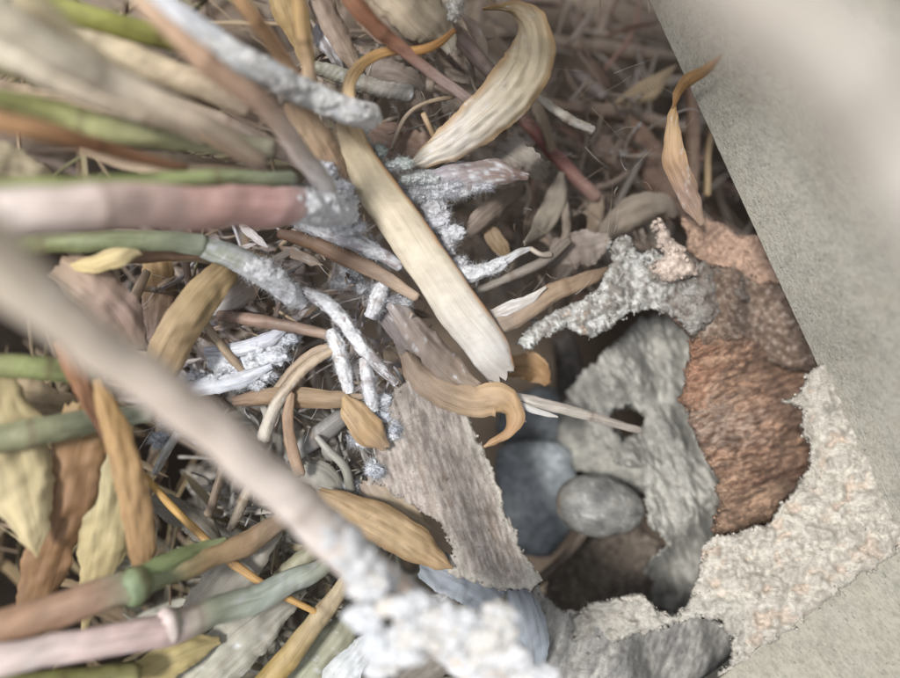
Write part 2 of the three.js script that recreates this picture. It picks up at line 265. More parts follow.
// a crumbly shell: outline, depths at some places, thickness; both faces and a rounded rim, roughened
function clumps(x, y, s) {                                       // rounded cells, 1 in the middle of each
  const ix = Math.floor(x), iy = Math.floor(y); let m = 9;
  for (let j = -1; j <= 1; j++) for (let i = -1; i <= 1; i++) { const a = ix + i, c = iy + j, dx = a + hash(a, c, s) - x, dy = c + hash(a, c, s + 1) - y; m = Math.min(m, dx * dx + dy * dy); }
  return 1 - Math.min(1, m * 1.4);
}
function crustGeo(o) {
  const poly = o.outline, step = o.step || 1.25, g = new Geo(), sd = rnd() * 80, xs = poly.map((p) => p[0]), ys = poly.map((p) => p[1]), pad = (o.ragged ?? 4) + 2;
  const x0 = Math.min(...xs) - pad, y0 = Math.min(...ys) - pad, nx = Math.ceil((Math.max(...xs) + pad - x0) / step), ny = Math.ceil((Math.max(...ys) + pad - y0) / step), rag = o.ragged ?? 4, holes = o.holes || [];
  const ringDist = (pl, x, y) => {
    let inside = false, d2 = 1e9;
    for (let a = 0, b = pl.length - 1; a < pl.length; b = a++) {
      const [ax, ay] = pl[a], [bx, by] = pl[b], ex = bx - ax, ey = by - ay;
      if ((ay > y) !== (by > y) && x < (bx - ax) * (y - ay) / (by - ay) + ax) inside = !inside;
      const t = clamp(((x - ax) * ex + (y - ay) * ey) / (ex * ex + ey * ey), 0, 1), dx = x - ax - ex * t, dy = y - ay - ey * t; d2 = Math.min(d2, dx * dx + dy * dy);
    }
    return (inside ? -1 : 1) * Math.sqrt(d2);
  };
  const sdf = (x, y) => {
    let d = ringDist(poly, x, y);
    for (const h of holes) d = Math.max(d, -ringDist(h, x, y));
    return d + rag * 1.5 * fbm(x * 0.055 + sd, y * 0.055, sd, 4) + rag * 0.45 * noise(x * 0.4, y * 0.4, sd) + rag * 0.35 * noise(x * 0.16, y * 0.16, sd + 4);
  };
  const depth = (x, y) => { let s = 0, w = 0; for (const [a, b, d] of o.depths) { const k = 1 / ((x - a) ** 2 + (y - b) ** 2 + 60); s += d * k * k; w += k * k; } return s / w; };
  const S = new Float32Array((nx + 1) * (ny + 1)), X = S.slice(), Y = S.slice();
  for (let j = 0; j <= ny; j++) for (let i = 0; i <= nx; i++) { const k = j * (nx + 1) + i; X[k] = x0 + i * step; Y[k] = y0 + j * step; S[k] = sdf(X[k], Y[k]); }
  const cells = [], need = new Uint8Array(S.length);
  for (let j = 0; j < ny; j++) for (let i = 0; i < nx; i++) {
    const a = j * (nx + 1) + i, q = [a, a + 1, a + nx + 2, a + nx + 1];
    if (q.some((k) => S[k] < 0)) { cells.push(q); q.forEach((k) => (need[k] = 1)); }
  }
  const gs = S.slice();
  for (let k = 0; k < S.length; k++) if (need[k] && S[k] > 0) {
    const i = k % (nx + 1), j = Math.floor(k / (nx + 1)), at = (ii, jj) => gs[clamp(jj, 0, ny) * (nx + 1) + clamp(ii, 0, nx)];
    const gx = (at(i + 1, j) - at(i - 1, j)) / (2 * step), gy = (at(i, j + 1) - at(i, j - 1)) / (2 * step), l2 = Math.max(0.3, gx * gx + gy * gy), m = Math.min(S[k] / l2, step * 1.5);
    X[k] -= gx * m; Y[k] -= gy * m; S[k] = 0;
  }
  const F = new Int32Array(S.length).fill(-1), B = F.slice(), round = o.round || 14, [ra, rs] = o.grain || [0, 1], ca = Math.cos(rad(ra)), sa = Math.sin(rad(ra)), col = new THREE.Color();
  for (let k = 0; k < S.length; k++) if (need[k]) {
    const x = X[k], y = Y[k], inn = Math.max(0, -S[k]), pr = Math.sqrt(Math.max(0, 1 - (1 - Math.min(1, inn / round)) ** 2)), th = o.thick ?? 3;
    const lx = (x * ca + y * sa) / rs, ly = -x * sa + y * ca, sc = o.scale || 0.045;
    const n1 = fbm(lx * sc, ly * sc, sd, o.oct ?? 4), n2 = fbm(lx * sc * 4, ly * sc * 4, sd + 3, 2), n3 = 1 - Math.abs(fbm(lx * sc * 2, ly * sc * 2, sd + 7, 3)) * 2;
    const d0 = depth(x, y), r = (o.relief ?? 1.2), wx = lx + 5 * noise(lx * 0.09, ly * 0.09, 5), wy = ly + 5 * noise(lx * 0.09, ly * 0.09, 9), cell = o.clump || 9, mask = smoothstep(n1 + 0.4 * noise(x * 0.03, y * 0.03, sd), -0.25, 0.25);
    const k1_ = clumps(wx / cell, wy / cell, 3), k2_ = clumps(wx / cell * 2.3 + 7, wy / cell * 2.3, 5), disp = r * (1.6 * n1 + (o.fine ?? 0.5) * 0.3 * n2 + (o.ridge ?? 0.3) * (n3 - 0.6) - (o.lumpy ?? 0.55) * 0.7 * (0.1 + 0.9 * mask * mask) * (k1_ + 0.5 * k2_ - 0.7));
    o.color(col, x, y, n1, n2 + (0.22 * (k2_ - 0.5) + 0.14 * (k1_ - 0.5)) * mask, inn); col.multiplyScalar(clamp(1 + 0.2 * n2 + 0.24 * n1, 0.5, 1.4));
    const pf = P(x, y, d0 + th / 2 - pr * th / 2 + disp * (0.35 + 0.65 * pr)), u = pf.dot(RIGHT) * 60, v = pf.dot(UPV) * 60;
    F[k] = g.vert(pf, u + pf.dot(FWD) * 30, v + pf.dot(FWD) * 25, col);
    if (S[k] >= -1e-6) B[k] = F[k]; else { const pb = P(x, y, d0 + th / 2 + pr * th / 2 + 0.6 * disp); B[k] = g.vert(pb, u, v, col); }
  }
  for (const [a, b, c, d] of cells) { g.quad(F[a], F[d], F[c], F[b]); if (B[a] !== F[a] || B[b] !== F[b] || B[c] !== F[c] || B[d] !== F[d]) g.quad(B[a], B[b], B[c], B[d]); }
  const rim = []; for (let k = 0; k < S.length; k++) if (need[k] && S[k] < 0 && S[k] > -(o.crumbs?.[1] ?? 6)) rim.push(k);
  for (let n = 0; n < (o.crumbs?.[0] ?? 0); n++) {               // loose grains stuck along the rim
    const k = pick(rim), c = new THREE.Color(); o.color(c, X[k], Y[k], 0, 0, -S[k]);
    lump(g, P(X[k] + rr(-1, 1), Y[k] + rr(-1, 1), depth(X[k], Y[k]) + rr(-0.2, 1)), rr(0.05, 1) ** 2 * (o.crumbs[2] ?? 0.3) / 1000, c.multiplyScalar(rr(0.6, 1.05)));
  }
  return g;
}
const S = (name, label, cat, pts, o) => tag(mesh(name, stemGeo(pts, o), o?.mat || straw, P(...pts[0])), label, cat);
const L = (name, label, cat, pts, o) => tag(mesh(name, bladeGeo(pts, o), leafy, P(...pts[0])), label, cat);
const K = (name, label, cat, o) => tag(mesh(name, crustGeo(o), o.mat || crusty, P(...o.depths[0])), label, cat);
function furred(kind, name, label, cat, pts, o, wool, mould = 'mould') {   // a stem or leaf with wool on it
  const g = base(name, label, cat, P(...pts[0]));
  mesh(kind === 'leaf' ? 'blade' : 'stalk', kind === 'leaf' ? bladeGeo(pts, o) : stemGeo(pts, o), kind === 'leaf' ? leafy : straw, g.position.clone(), g);
  mesh(mould, wool.spots ? woolGeo(wool.spots, wool) : woolAlong(pts, wool), woolly, g.position.clone(), g);
  return g;
}

// ---------------------------------------------------------------- ground, slabs, shells
{
  const n = 180, mid = P(440, 339, 110), g = new Geo(), soil = C('#75665a'), soil2 = C('#8f7f6e');
  const at = (k) => { const s = k / n * 2 - 1; return Math.sign(s) * (0.25 * Math.abs(s) + 40 * Math.abs(s) ** 9); };
  for (let j = 0; j <= n; j++) for (let i = 0; i <= n; i++) { const x = at(i), z = at(j), h = fbm(x * 60, 1, z * 60, 4); const shadeBank = smoothstep(Math.hypot((x - mid.x) / 0.078, (z - mid.z) / 0.066), 0.95, 1.3); g.vert(new V3(x, h * 0.006 - 0.09 + 0.14 * shadeBank, z), x * 60, z * 60, soil.clone().lerp(soil2, clamp(0.5 + h, 0, 1))); }  // pit sunk and rim raised out of view to keep side light out
  for (let j = 0; j < n; j++) for (let i = 0; i < n; i++) { const a = j * (n + 1) + i; g.quad(a, a + n + 1, a + n + 2, a + 1); }
  tag(mesh('ground', g, crusty, new V3()), 'dark brown crumbly soil under the plant litter with an unseen bank added to block side light', null, 'structure');
}
function slab(name, label, a, b, q, [u0, u1], depthAcross, thick, tint) {   // an edge from a to b, its face running on through q
  const U = b.clone().sub(a).normalize(), Vd = q.clone().sub(a); Vd.addScaledVector(U, -Vd.dot(U)).normalize();
  let N = new V3().crossVectors(U, Vd); const facing = N.dot(EYE.clone().sub(a)) > 0; if (!facing) N.negate();
  const X = facing ? U : U.clone().negate(), sh = new THREE.Shape(), lo = facing ? u0 : -u1, hi = facing ? u1 : -u0, n = 260;
  for (let k = 0; k <= n; k++) { const x = lerp(lo, hi, k / n), y = 0.00016 * fbm(x * 900, 2, 5, 4) + 0.0003 * Math.min(0, fbm(x * 160, 8, 3, 2) + 0.12) * -2; k ? sh.lineTo(x, y) : sh.moveTo(x, y); }
  sh.lineTo(hi, depthAcross); sh.lineTo(lo, depthAcross); sh.closePath();
  const g = new THREE.ExtrudeGeometry(sh, { depth: thick, bevelEnabled: true, bevelSize: 0.00025, bevelThickness: 0.00025, bevelSegments: 2 });
  g.translate(0, 0, -thick - 0.00025);
  const uv = g.attributes.uv; for (let k = 0; k < uv.count; k++) uv.setXY(k, uv.getX(k) * 30, uv.getY(k) * 30);
  const m = new THREE.Mesh(g, slabby.clone()); m.material.color = C(tint);
  m.name = numbered(name); m.matrixAutoUpdate = true; m.applyMatrix4(new THREE.Matrix4().makeBasis(X, Vd, N).setPosition(a)); m.castShadow = m.receiveShadow = true;
  scene.add(m); return tag(m, label, 'stone slab');
}
slab('stone_slab', 'grey green speckled stone slab with a straight clean edge beside the dark hollow', P(650, 0, 100), P(820, 370, 99), P(900, 100, 67), [-0.06, 0.11], 0.11, 0.007, '#d0cdc1');
slab('stone_slab', 'olive grey smooth slab meeting the crumbly mortar in the lower corner', P(722, 678, 97.5), P(887, 553, 98.5), P(905, 690, 93), [-0.03, 0.06], 0.05, 0.007, '#a6a397');

const mixc = (c, a, b, t) => c.copy(a).lerp(b, clamp(t, 0, 1));
const k1 = { white: C('#d0cbc0'), pale: C('#b6aea2'), grey: C('#9f9a92'), dark: C('#574a42'), tan: C('#b89c86'), red: C('#b2765a'), rust: C('#96583a'), umber: C('#6e4c3c'), taupe: C('#b8a79b'), cool: C('#8e9294'), clay: C('#c39a80'), black: C('#3b302b') };
K('mortar_lump', 'pale crumbly mortar packed between the two stone slabs below the rusty lump', 'mortar', {
  outline: [[796, 395], [808, 380], [806, 374], [818, 366], [826, 356], [838, 372], [850, 384], [862, 430], [884, 468], [904, 512], [908, 548], [888, 560], [850, 585], [800, 625], [722, 682], [706, 690], [728, 662], [733, 640], [722, 622], [700, 618], [650, 632], [600, 645], [575, 640], [570, 622], [590, 600], [612, 598], [640, 592], [655, 604], [672, 614], [690, 602], [700, 572], [704, 540], [735, 532], [765, 526], [790, 492], [810, 468], [812, 446], [803, 436], [800, 410], [784, 402]],
  depths: [[800, 550, 97], [840, 400, 97.5], [885, 550, 97.2], [905, 530, 97.4], [720, 670, 98], [640, 610, 101], [580, 620, 103], [705, 560, 100], [800, 440, 98.5], [730, 560, 98.5], [770, 600, 97]],
  lumpy: 0.1, clump: 12, oct: 3, thick: 2.4, round: 6, ragged: 6, relief: 1.5, fine: 0.2, ridge: 0.08, crumbs: [420, 8, 0.3],
  color: (c, x, y, n1, n2, inn) => { mixc(c, k1.pale, k1.white, 0.55 + 0.6 * n2 + 0.6 * n1); if (n1 > 0.1) c.lerp(k1.tan, clamp((n1 - 0.1) * 3, 0, 0.5)); const band = smoothstep(x * 0.6 + y * 0.8, 955, 985) * smoothstep(n2 + n1, -0.05, 0.25); c.lerp(k1.grey, band * 0.7); if (x < 745 && y > 600) c.lerp(C('#a8a59e'), 0.3 + 0.8 * clamp(n1 + 0.2, 0, 1)); },
});
K('crust_sheet', 'dull grey fibrous crust sheet under the hole, below the pale mortar rim', 'mud crust', {
  outline: [[470, 582], [540, 586], [556, 606], [580, 614], [612, 604], [650, 612], [690, 612], [724, 622], [738, 655], [712, 700], [480, 700], [462, 640]],
  depths: [[560, 640, 103.5], [480, 600, 102], [690, 660, 107], [735, 650, 110], [600, 690, 101]],
  lumpy: 0.4, thick: 1.8, round: 6, ragged: 5, relief: 1.2, fine: 0.5, grain: [110, 2.6], crumbs: [120, 8, 0.22],
  color: (c, x, y, n1, n2, inn) => mixc(c, C('#888684'), C('#aaa8a2'), 0.4 + n2 + n1),
});
K('bark_flake', 'taupe ribbed bark flake with a white crumbly edge overhanging the hole', 'bark', {
  outline: [[392, 392], [412, 374], [446, 384], [466, 408], [478, 436], [497, 476], [506, 508], [520, 545], [541, 580], [530, 590], [484, 586], [446, 574], [452, 548], [438, 524], [402, 500], [374, 486], [368, 512], [362, 500], [378, 450]],
  depths: [[430, 440, 98], [395, 400, 98.5], [375, 490, 99.5], [480, 540, 98], [535, 582, 99], [498, 490, 100]],
  lumpy: 0.08, clump: 6, thick: 1.1, round: 4, ragged: 5, relief: 0.42, fine: 0.5, grain: [72, 5], scale: 0.08, ridge: 0.4, crumbs: [300, 6, 0.2],
  color: (c, x, y, n1, n2, inn) => { const edge = (1 - smoothstep(inn + 14 * n1 + 6 * n2, 3, 13)) * smoothstep(x + 0.1 * y, 490, 520); mixc(c, C('#998e86'), C('#bcb2aa'), 0.5 + 1.6 * n2); if (n1 > 0.15) c.lerp(C('#8d7864'), clamp((n1 - 0.15) * 2, 0, 0.4)); c.lerp(k1.white, edge * 0.75); },
});
K('mud_crust', 'whitish lumpy crust arching over the top of the hole', 'mud crust', {
  outline: [[532, 322], [556, 312], [580, 300], [598, 286], [612, 262], [608, 248], [616, 238], [630, 240], [640, 252], [654, 250], [668, 262], [686, 262], [712, 268], [742, 276], [746, 300], [718, 318], [694, 334], [672, 318], [648, 308], [628, 314], [610, 330], [590, 340], [566, 330], [544, 338], [524, 352], [516, 344]],
  depths: [[600, 310, 102], [530, 340, 103], [630, 250, 104], [690, 290, 104.5], [742, 290, 108], [680, 330, 104]],
  lumpy: 0.8, clump: 11, thick: 2.4, round: 7, ragged: 6, relief: 1.8, fine: 0.6, crumbs: [260, 12, 0.34],
  color: (c, x, y, n1, n2) => { mixc(c, C('#958f88'), C('#cbcbc8'), 0.45 + 1.8 * n2 + 1.2 * n1); c.lerp(C('#6b5c52'), smoothstep(x + 90 * n1 + 50 * n2, 670, 735) * 0.9); if (n1 < -0.15 && x < 590) c.lerp(k1.tan, 0.5); },
});
K('mud_crust', 'small pinkish cream knob of crust beside the orange clay patch', 'mud crust', {
  outline: [[652, 226], [660, 218], [672, 236], [682, 248], [696, 262], [700, 276], [680, 282], [664, 284], [650, 272], [652, 262], [662, 256]],
  depths: [[675, 262, 102.5], [656, 222, 106], [652, 275, 102.5]], thick: 4, round: 9, ragged: 4, relief: 0.9, crumbs: [90, 9, 0.4], step: 1.2,
  color: (c, x, y, n1, n2) => mixc(c, C('#b6a498'), C('#dccabd'), 0.5 + 1.5 * n2 + n1),
});
K('clay_patch', 'cracked orange tan clay patch in shadow beside the slab edge', 'clay', {
  outline: [[682, 218], [706, 216], [724, 224], [742, 236], [764, 236], [784, 286], [756, 286], [736, 272], [716, 274], [700, 262], [688, 248]],
  depths: [[725, 250, 109], [690, 225, 107.5], [785, 285, 110]], lumpy: 0.2, thick: 3, round: 7, ragged: 4, relief: 0.5, fine: 0.4, ridge: 0.9, crumbs: [60, 6, 0.25], step: 1.3,
  color: (c, x, y, n1, n2) => { mixc(c, C('#a68875'), C('#bd9f8a'), 0.5 + 1.4 * n2); if (Math.abs(n1) < 0.018) c.lerp(k1.umber, 0.6); },
});
K('earth_shelf', 'dark granular earth shelf between the white rim and the rusty lump', 'earth', {
  outline: [[676, 282], [700, 264], [740, 270], [790, 284], [830, 372], [790, 372], [740, 350], [704, 350], [690, 336], [672, 322]],
  depths: [[710, 310, 106], [770, 310, 111], [820, 365, 111], [685, 325, 105.5]], lumpy: 0.7, clump: 6, thick: 4, round: 9, ragged: 4, relief: 0.9, fine: 0.6, crumbs: [220, 14, 0.3],
  color: (c, x, y, n1, n2) => { mixc(c, C('#6e5a4c'), C('#947f70'), 0.45 + 1.6 * n2 + n1); if (n2 > 0.3) c.lerp(k1.pale, 0.4); },
});
K('rusty_lump', 'rusty brown fibrous lump with ragged edge on the far wall of the hole', 'earth', {
  outline: [[690, 344], [706, 334], [740, 336], [800, 350], [836, 376], [832, 400], [824, 440], [820, 478], [792, 500], [764, 534], [716, 552], [712, 528], [720, 500], [716, 476], [700, 452], [690, 424], [682, 400], [684, 372]],
  depths: [[690, 390, 104.5], [700, 345, 105], [712, 460, 105], [720, 540, 104], [760, 420, 107], [815, 390, 114], [815, 470, 113], [765, 520, 107], [820, 365, 115]],
  lumpy: 0.5, clump: 7, thick: 6, round: 12, ragged: 7, relief: 2.0, fine: 0.75, ridge: 0.6, grain: [-22, 2.6], scale: 0.06, crumbs: [420, 18, 0.26],
  color: (c, x, y, n1, n2, inn) => { mixc(c, C('#795a48'), C('#b5937b'), 0.45 + 1.5 * n2 + 0.9 * n1); const gx = 1 - smoothstep(Math.hypot((x - 718) / 60, (y - 420) / 50) + n1, 0.2, 1); c.lerp(C('#aa9d92'), gx * 0.6 * clamp(0.6 + 2 * n2, 0, 1)); if (x + 60 * n1 < 712 && y < 410) c.lerp(C('#ad7f64'), 0.55); if (y + 80 * n1 > 480) c.lerp(C('#b09880'), 0.3); },
});
K('cavity_fold', 'grey folded papery crust wall hanging deep inside the hole', 'mud crust', {
  outline: [[566, 392], [598, 356], [624, 334], [648, 316], [680, 316], [708, 340], [724, 420], [736, 500], [716, 580], [690, 616], [655, 604], [646, 566], [664, 545], [650, 520], [640, 470], [618, 462], [600, 440], [584, 420]],
  holes: [[[612, 410], [630, 404], [646, 416], [640, 436], [622, 440], [614, 426]]],
  depths: [[620, 380, 115], [660, 330, 120], [700, 400, 121], [650, 430, 117], [640, 480, 113.5], [670, 520, 112], [700, 560, 119], [660, 580, 122], [600, 430, 119], [570, 395, 122], [650, 545, 112]],
  lumpy: 0, thick: 1.2, round: 4, ragged: 7, relief: 2.8, oct: 2, fine: 0.06, ridge: 0.5, grain: [62, 2], scale: 0.035, crumbs: [40, 6, 0.2],
  color: (c, x, y, n1, n2, inn) => mixc(c, C('#9d9b95'), C('#bcbab2'), 0.5 + n2 + 0.6 * n1),
});
K('cavity_fold', 'smooth dim grey crust wall behind the splintered straw in the hole', 'mud crust', {
  outline: [[560, 404], [590, 380], [640, 390], [668, 420], [668, 480], [640, 500], [604, 486], [576, 470], [556, 440]], holes: [[[612, 412], [632, 408], [646, 420], [638, 436], [622, 438]]],
  depths: [[600, 430, 121], [560, 430, 126], [650, 460, 119]], thick: 3, round: 14, ragged: 4, relief: 1.4, oct: 2, fine: 0.05, lumpy: 0, scale: 0.03, crumbs: [10, 6, 0.2],
  color: (c, x, y, n1, n2) => mixc(c, C('#8d8b85'), C('#aba9a1'), 0.5 + n2 + 0.8 * n1),
});
K('cavity_floor', 'dim grey brown lump on the floor of the hole below the seed pod', 'earth', {
  outline: [[560, 560], [590, 530], [640, 525], [680, 560], [690, 610], [640, 620], [580, 630], [540, 610], [546, 580]],
  depths: [[600, 575, 126], [660, 570, 124], [555, 600, 127]], thick: 4, round: 14, ragged: 5, relief: 1.2, crumbs: [160, 40, 0.5],
  color: (c, x, y, n1, n2) => mixc(c, C('#6c6156'), C('#857a6e'), 0.5 + 1.4 * n2 + n1),
});
for (const [label, outline, d, a, b] of [
  ['smooth pale blue grey rounded stone low behind the edge of the bark flake', [[494, 462], [504, 446], [540, 440], [570, 450], [578, 486], [570, 530], [548, 556], [514, 548], [500, 510]], 123, '#98a1a8', '#b0b8be'],
  ['dark slate grey stone deep in the hole under the orange leaf', [[500, 400], [548, 386], [580, 410], [578, 450], [540, 452], [500, 440]], 130, '#7b8186', '#969ca0'],
  ['brown dusky stalk stump beside the folded crust in the hole', [[552, 340], [574, 336], [590, 400], [600, 470], [580, 480], [562, 430]], 129, '#4a433d', '#6d655d']]) {
  K('pebble', label, 'pebble', { outline: new THREE.SplineCurve([...outline, outline[0]].map((q) => new THREE.Vector2(...q))).getPoints(60).slice(0, -1).map((q) => [q.x, q.y]), depths: [[outline[0][0] + 30, outline[0][1] + 20, d]], thick: 7, round: 26, ragged: 2, relief: 0.7, oct: 2, fine: 0.03, ridge: 0.1, lumpy: 0, scale: 0.028, mat: podMat, color: (c, x, y, n1, n2) => mixc(c, C(a), C(b), 0.5 + 1.2 * n2 + n1) });
}
{ // the pod: an egg drawn out to a beak, with a stalk
  const g = base('seed_pod', 'speckled grey oval seed pod with a thin stalk inside the hole', 'seed pod', P(598, 506, 114)), G = new Geo(), s = PX(114), ax = RIGHT.clone().addScaledVector(UPV, -0.16).normalize(), ay = UPV.clone().addScaledVector(RIGHT, 0.16).normalize(), az = FWD.clone().negate(), m = 40, n = 56, rows = [];
  const a = C('#5f5e5e'), b = C('#a5a49d'), w = C('#e9eaec');
  for (let j = 0; j <= m; j++) {
    const t = j / m, th = t * Math.PI, row = [], r = Math.sin(th) ** 0.85 * (31 - 7 * smoothstep(t, 0.45, 1)), xx = -Math.cos(th) * (t < 0.5 ? 42 : 47);
    for (let i = 0; i <= n; i++) {
      const ph = (i % n) / n * Math.PI * 2, q = fbm(xx * 0.06, Math.cos(ph) * 1.6, Math.sin(ph) * 1.6, 4), q2 = noise(xx * 0.22, Math.cos(ph) * 5, Math.sin(ph) * 5), rr_ = r * (1 + 0.08 * q);
      const c = a.clone().lerp(b, clamp(0.5 + 1.3 * q, 0, 1)); if (q2 + q > 0.45) c.lerp(w, 0.25); c.lerp(C('#7d6f60'), 0.7 * smoothstep(Math.abs(t - 0.5), 0.3, 0.5));  // the white speckles also paint in glints on the shell
      row.push(G.vert(g.position.clone().addScaledVector(ax, xx * s).addScaledVector(ay, Math.cos(ph) * rr_ * s).addScaledVector(az, Math.sin(ph) * rr_ * s * 0.85), ph * 0.6, t * 1.6, c));
    }
    rows.push(row);
  }
  for (let j = 0; j < m; j++) for (let i = 0; i < n; i++) G.quad(rows[j][i], rows[j][i + 1], rows[j + 1][i + 1], rows[j + 1][i]);
  mesh('shell', G, podMat, g.position.clone(), g);
  mesh('stalk', stemGeo([[585, 532, 116, 9], [566, 556, 119, 9], [542, 578, 122, 11], [520, 592, 125, 10]], { c: ['#85776a', '#6f6358'] }), straw, g.position.clone(), g);
}
// ---------------------------------------------------------------- plant litter that nobody could count, under and between the pieces below, plus an added unseen shading heap
{
  const g = new Geo(), o = P(300, 300, 110);
  const zones = [   // [x0, y0, x1, y1, depth0, depth1, pieces, colours, share of leaves, length, lean]
    [-60, -40, 340, 240, 102, 145, 70, ['#6d5a48', '#8a7458', '#7f7a52', '#a08a6c', '#5a4638'], 0.5, 150, 20],
    [280, -20, 500, 150, 113, 160, 44, ['#8a7868', '#9a8878', '#7d6a5c', '#a3968a'], 0.6, 90, 50],
    [480, -40, 760, 300, 122, 190, 150, ['#8a7a6c', '#9a8c80', '#806f60', '#a3978a', '#8f6c5e'], 0.5, 110, 60],
    [440, 150, 620, 300, 118, 165, 50, ['#8a7a6c', '#9a8c80', '#7d6c5e', '#a3978a'], 0.6, 70, 60],
    [120, 230, 420, 420, 108, 150, 100, ['#8b7666', '#a39486', '#a8a09c', '#b3a9a6', '#7d6655'], 0.5, 80, 30],
    [200, 400, 400, 560, 110, 150, 90, ['#8a8276', '#9a958c', '#a8a298', '#7d7468', '#b0aaa2'], 0.6, 70, 40],
    [-40, 360, 220, 690, 105, 150, 80, ['#6b5844', '#8d7652', '#7d6a50', '#5c4a3a', '#9a8a66'], 0.6, 110, 70],
    [120, 540, 480, 700, 108, 150, 80, ['#76705f', '#8b8676', '#68604f', '#9d9a8c'], 0.6, 90, -40],
  ];
  const unfrostedCount = zones.length;  // the zones listed so far get no pale frost
  zones.push([300, -230, 800, -45, 52, 112, 330, ['#8a7458', '#a08a6c', '#6d5a48'], 0.5, 150, 20], [150, 225, 420, 420, 100, 109, 90, ['#8b7666', '#a39486', '#b3a9a6', '#c2bcc0', '#7d6655', '#b39c80'], 0.55, 60, 35], [200, 405, 380, 540, 101, 110, 60, ['#9a958c', '#a8a298', '#8a8276', '#b5b0aa'], 0.6, 55, 60], [300, 20, 480, 160, 103, 114, 40, ['#9a8878', '#8a7668', '#a89a8c'], 0.6, 70, 45], [200, 520, 370, 690, 99, 108, 50, ['#a09a84', '#8f8a74', '#b0aa98', '#9a8766'], 0.6, 70, -40], [490, 90, 640, 260, 116, 132, 46, ['#8a7a6c', '#9a8c80', '#806f60'], 0.65, 60, 60]);  // first one: unseen heap past the top edge, added to shade the hollow
  for (const [x0, y0, x1, y1, d0, d1, n, cols, leaves, len, lean] of zones) { const unfrosted = zones.findIndex((q) => q[0] === x0 && q[6] === n && q[4] === d0) < unfrostedCount; for (let k = 0; k < n * 2.1; k++) {
    const x = rr(x0, x1), y = rr(y0, y1), d = rr(d0, d1), a = rad(lean + rr(-75, 75)), l = len * rr(0.4, 1), b = rr(-0.25, 0.25), c = [pick(cols), pick(cols)], tip = rr(-6, 6);
    const at = (t, w, tl) => [x + (Math.cos(a) * t - Math.sin(a) * b * t * t * 2) * l, y + (Math.sin(a) * t + Math.cos(a) * b * t * t * 2) * l, d + tip * t, w, tl];
    if (rnd() < leaves) { const w = rr(3, 8) + rr(0, 15) * rnd() * rnd(), tl = rr(-70, 70); g.add(bladeGeo([at(-0.5, w * 0.3, tl), at(-0.2, w, tl + rr(-20, 20)), at(0.2, w * 0.9, tl), at(0.5, 2, tl + rr(-80, 80))], { c, n: 18, m: 6, curl: rr(-0.3, 0.4), rag: 0.3, tear: 0.4, frost: unfrosted ? 0 : 0.12 })); }
    else { const w = rr(1.4, 3.6) + rr(0, 7) * rnd() * rnd(); g.add(stemGeo([at(-0.5, w), at(0, w * 0.95), at(0.5, w * 0.7)], { c, n: 16, sides: 8, rough: 0.12, frost: unfrosted ? 0 : 0.25 })); }
  } }
  for (const [x0, y0, x1, y1, n] of [[150, 225, 430, 440, 260], [200, 400, 390, 600, 160], [300, 20, 480, 200, 90], [480, 60, 700, 300, 70], [160, 520, 360, 690, 120]]) for (let k = 0; k < n; k++)
    hair(g, P(rr(x0, x1), rr(y0, y1), rr(98, 112)), new V3(rr(-1, 1), rr(-0.4, 0.4), rr(-1, 1)).normalize(), rr(2, 8) / 1000, rr(0.02, 0.06) / 1000, C(pick(['#b5a48e', '#cfc6ba', '#8d7862', '#d8d4d0', '#a08a70'])));
  tag(mesh('plant_litter', g, leafy, o), 'jumble of dry broken stems and leaf scraps filling the heap, with an unseen part added for shade', null, 'stuff');
}
const crumbOf = (name, label, spots, o) => tag(mesh(name, woolGeo(spots, o), woolly, P(...spots[0])), label, 'mould');

// ---------------------------------------------------------------- upper hollow: brown, in shadow
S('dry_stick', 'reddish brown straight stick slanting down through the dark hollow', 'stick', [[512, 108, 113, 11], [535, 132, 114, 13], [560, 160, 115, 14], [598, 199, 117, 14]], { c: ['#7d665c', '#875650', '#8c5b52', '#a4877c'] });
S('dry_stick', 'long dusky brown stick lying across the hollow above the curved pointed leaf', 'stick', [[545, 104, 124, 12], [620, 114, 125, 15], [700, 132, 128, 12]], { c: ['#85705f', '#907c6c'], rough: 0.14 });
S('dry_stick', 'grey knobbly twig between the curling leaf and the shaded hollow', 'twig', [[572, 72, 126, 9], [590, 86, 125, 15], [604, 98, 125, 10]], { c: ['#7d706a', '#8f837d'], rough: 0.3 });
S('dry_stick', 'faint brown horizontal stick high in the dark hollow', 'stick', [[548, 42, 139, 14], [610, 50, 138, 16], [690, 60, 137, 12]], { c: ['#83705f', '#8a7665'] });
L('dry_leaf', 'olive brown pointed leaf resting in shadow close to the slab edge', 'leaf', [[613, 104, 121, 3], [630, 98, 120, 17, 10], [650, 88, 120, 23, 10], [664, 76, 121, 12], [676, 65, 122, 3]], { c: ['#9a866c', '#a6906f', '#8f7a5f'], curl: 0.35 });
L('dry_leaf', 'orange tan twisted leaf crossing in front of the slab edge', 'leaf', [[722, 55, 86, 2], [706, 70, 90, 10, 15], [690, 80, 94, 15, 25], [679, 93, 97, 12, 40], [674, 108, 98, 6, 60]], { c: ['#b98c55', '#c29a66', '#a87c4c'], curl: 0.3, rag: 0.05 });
const twisted = scene.children[scene.children.length - 1];
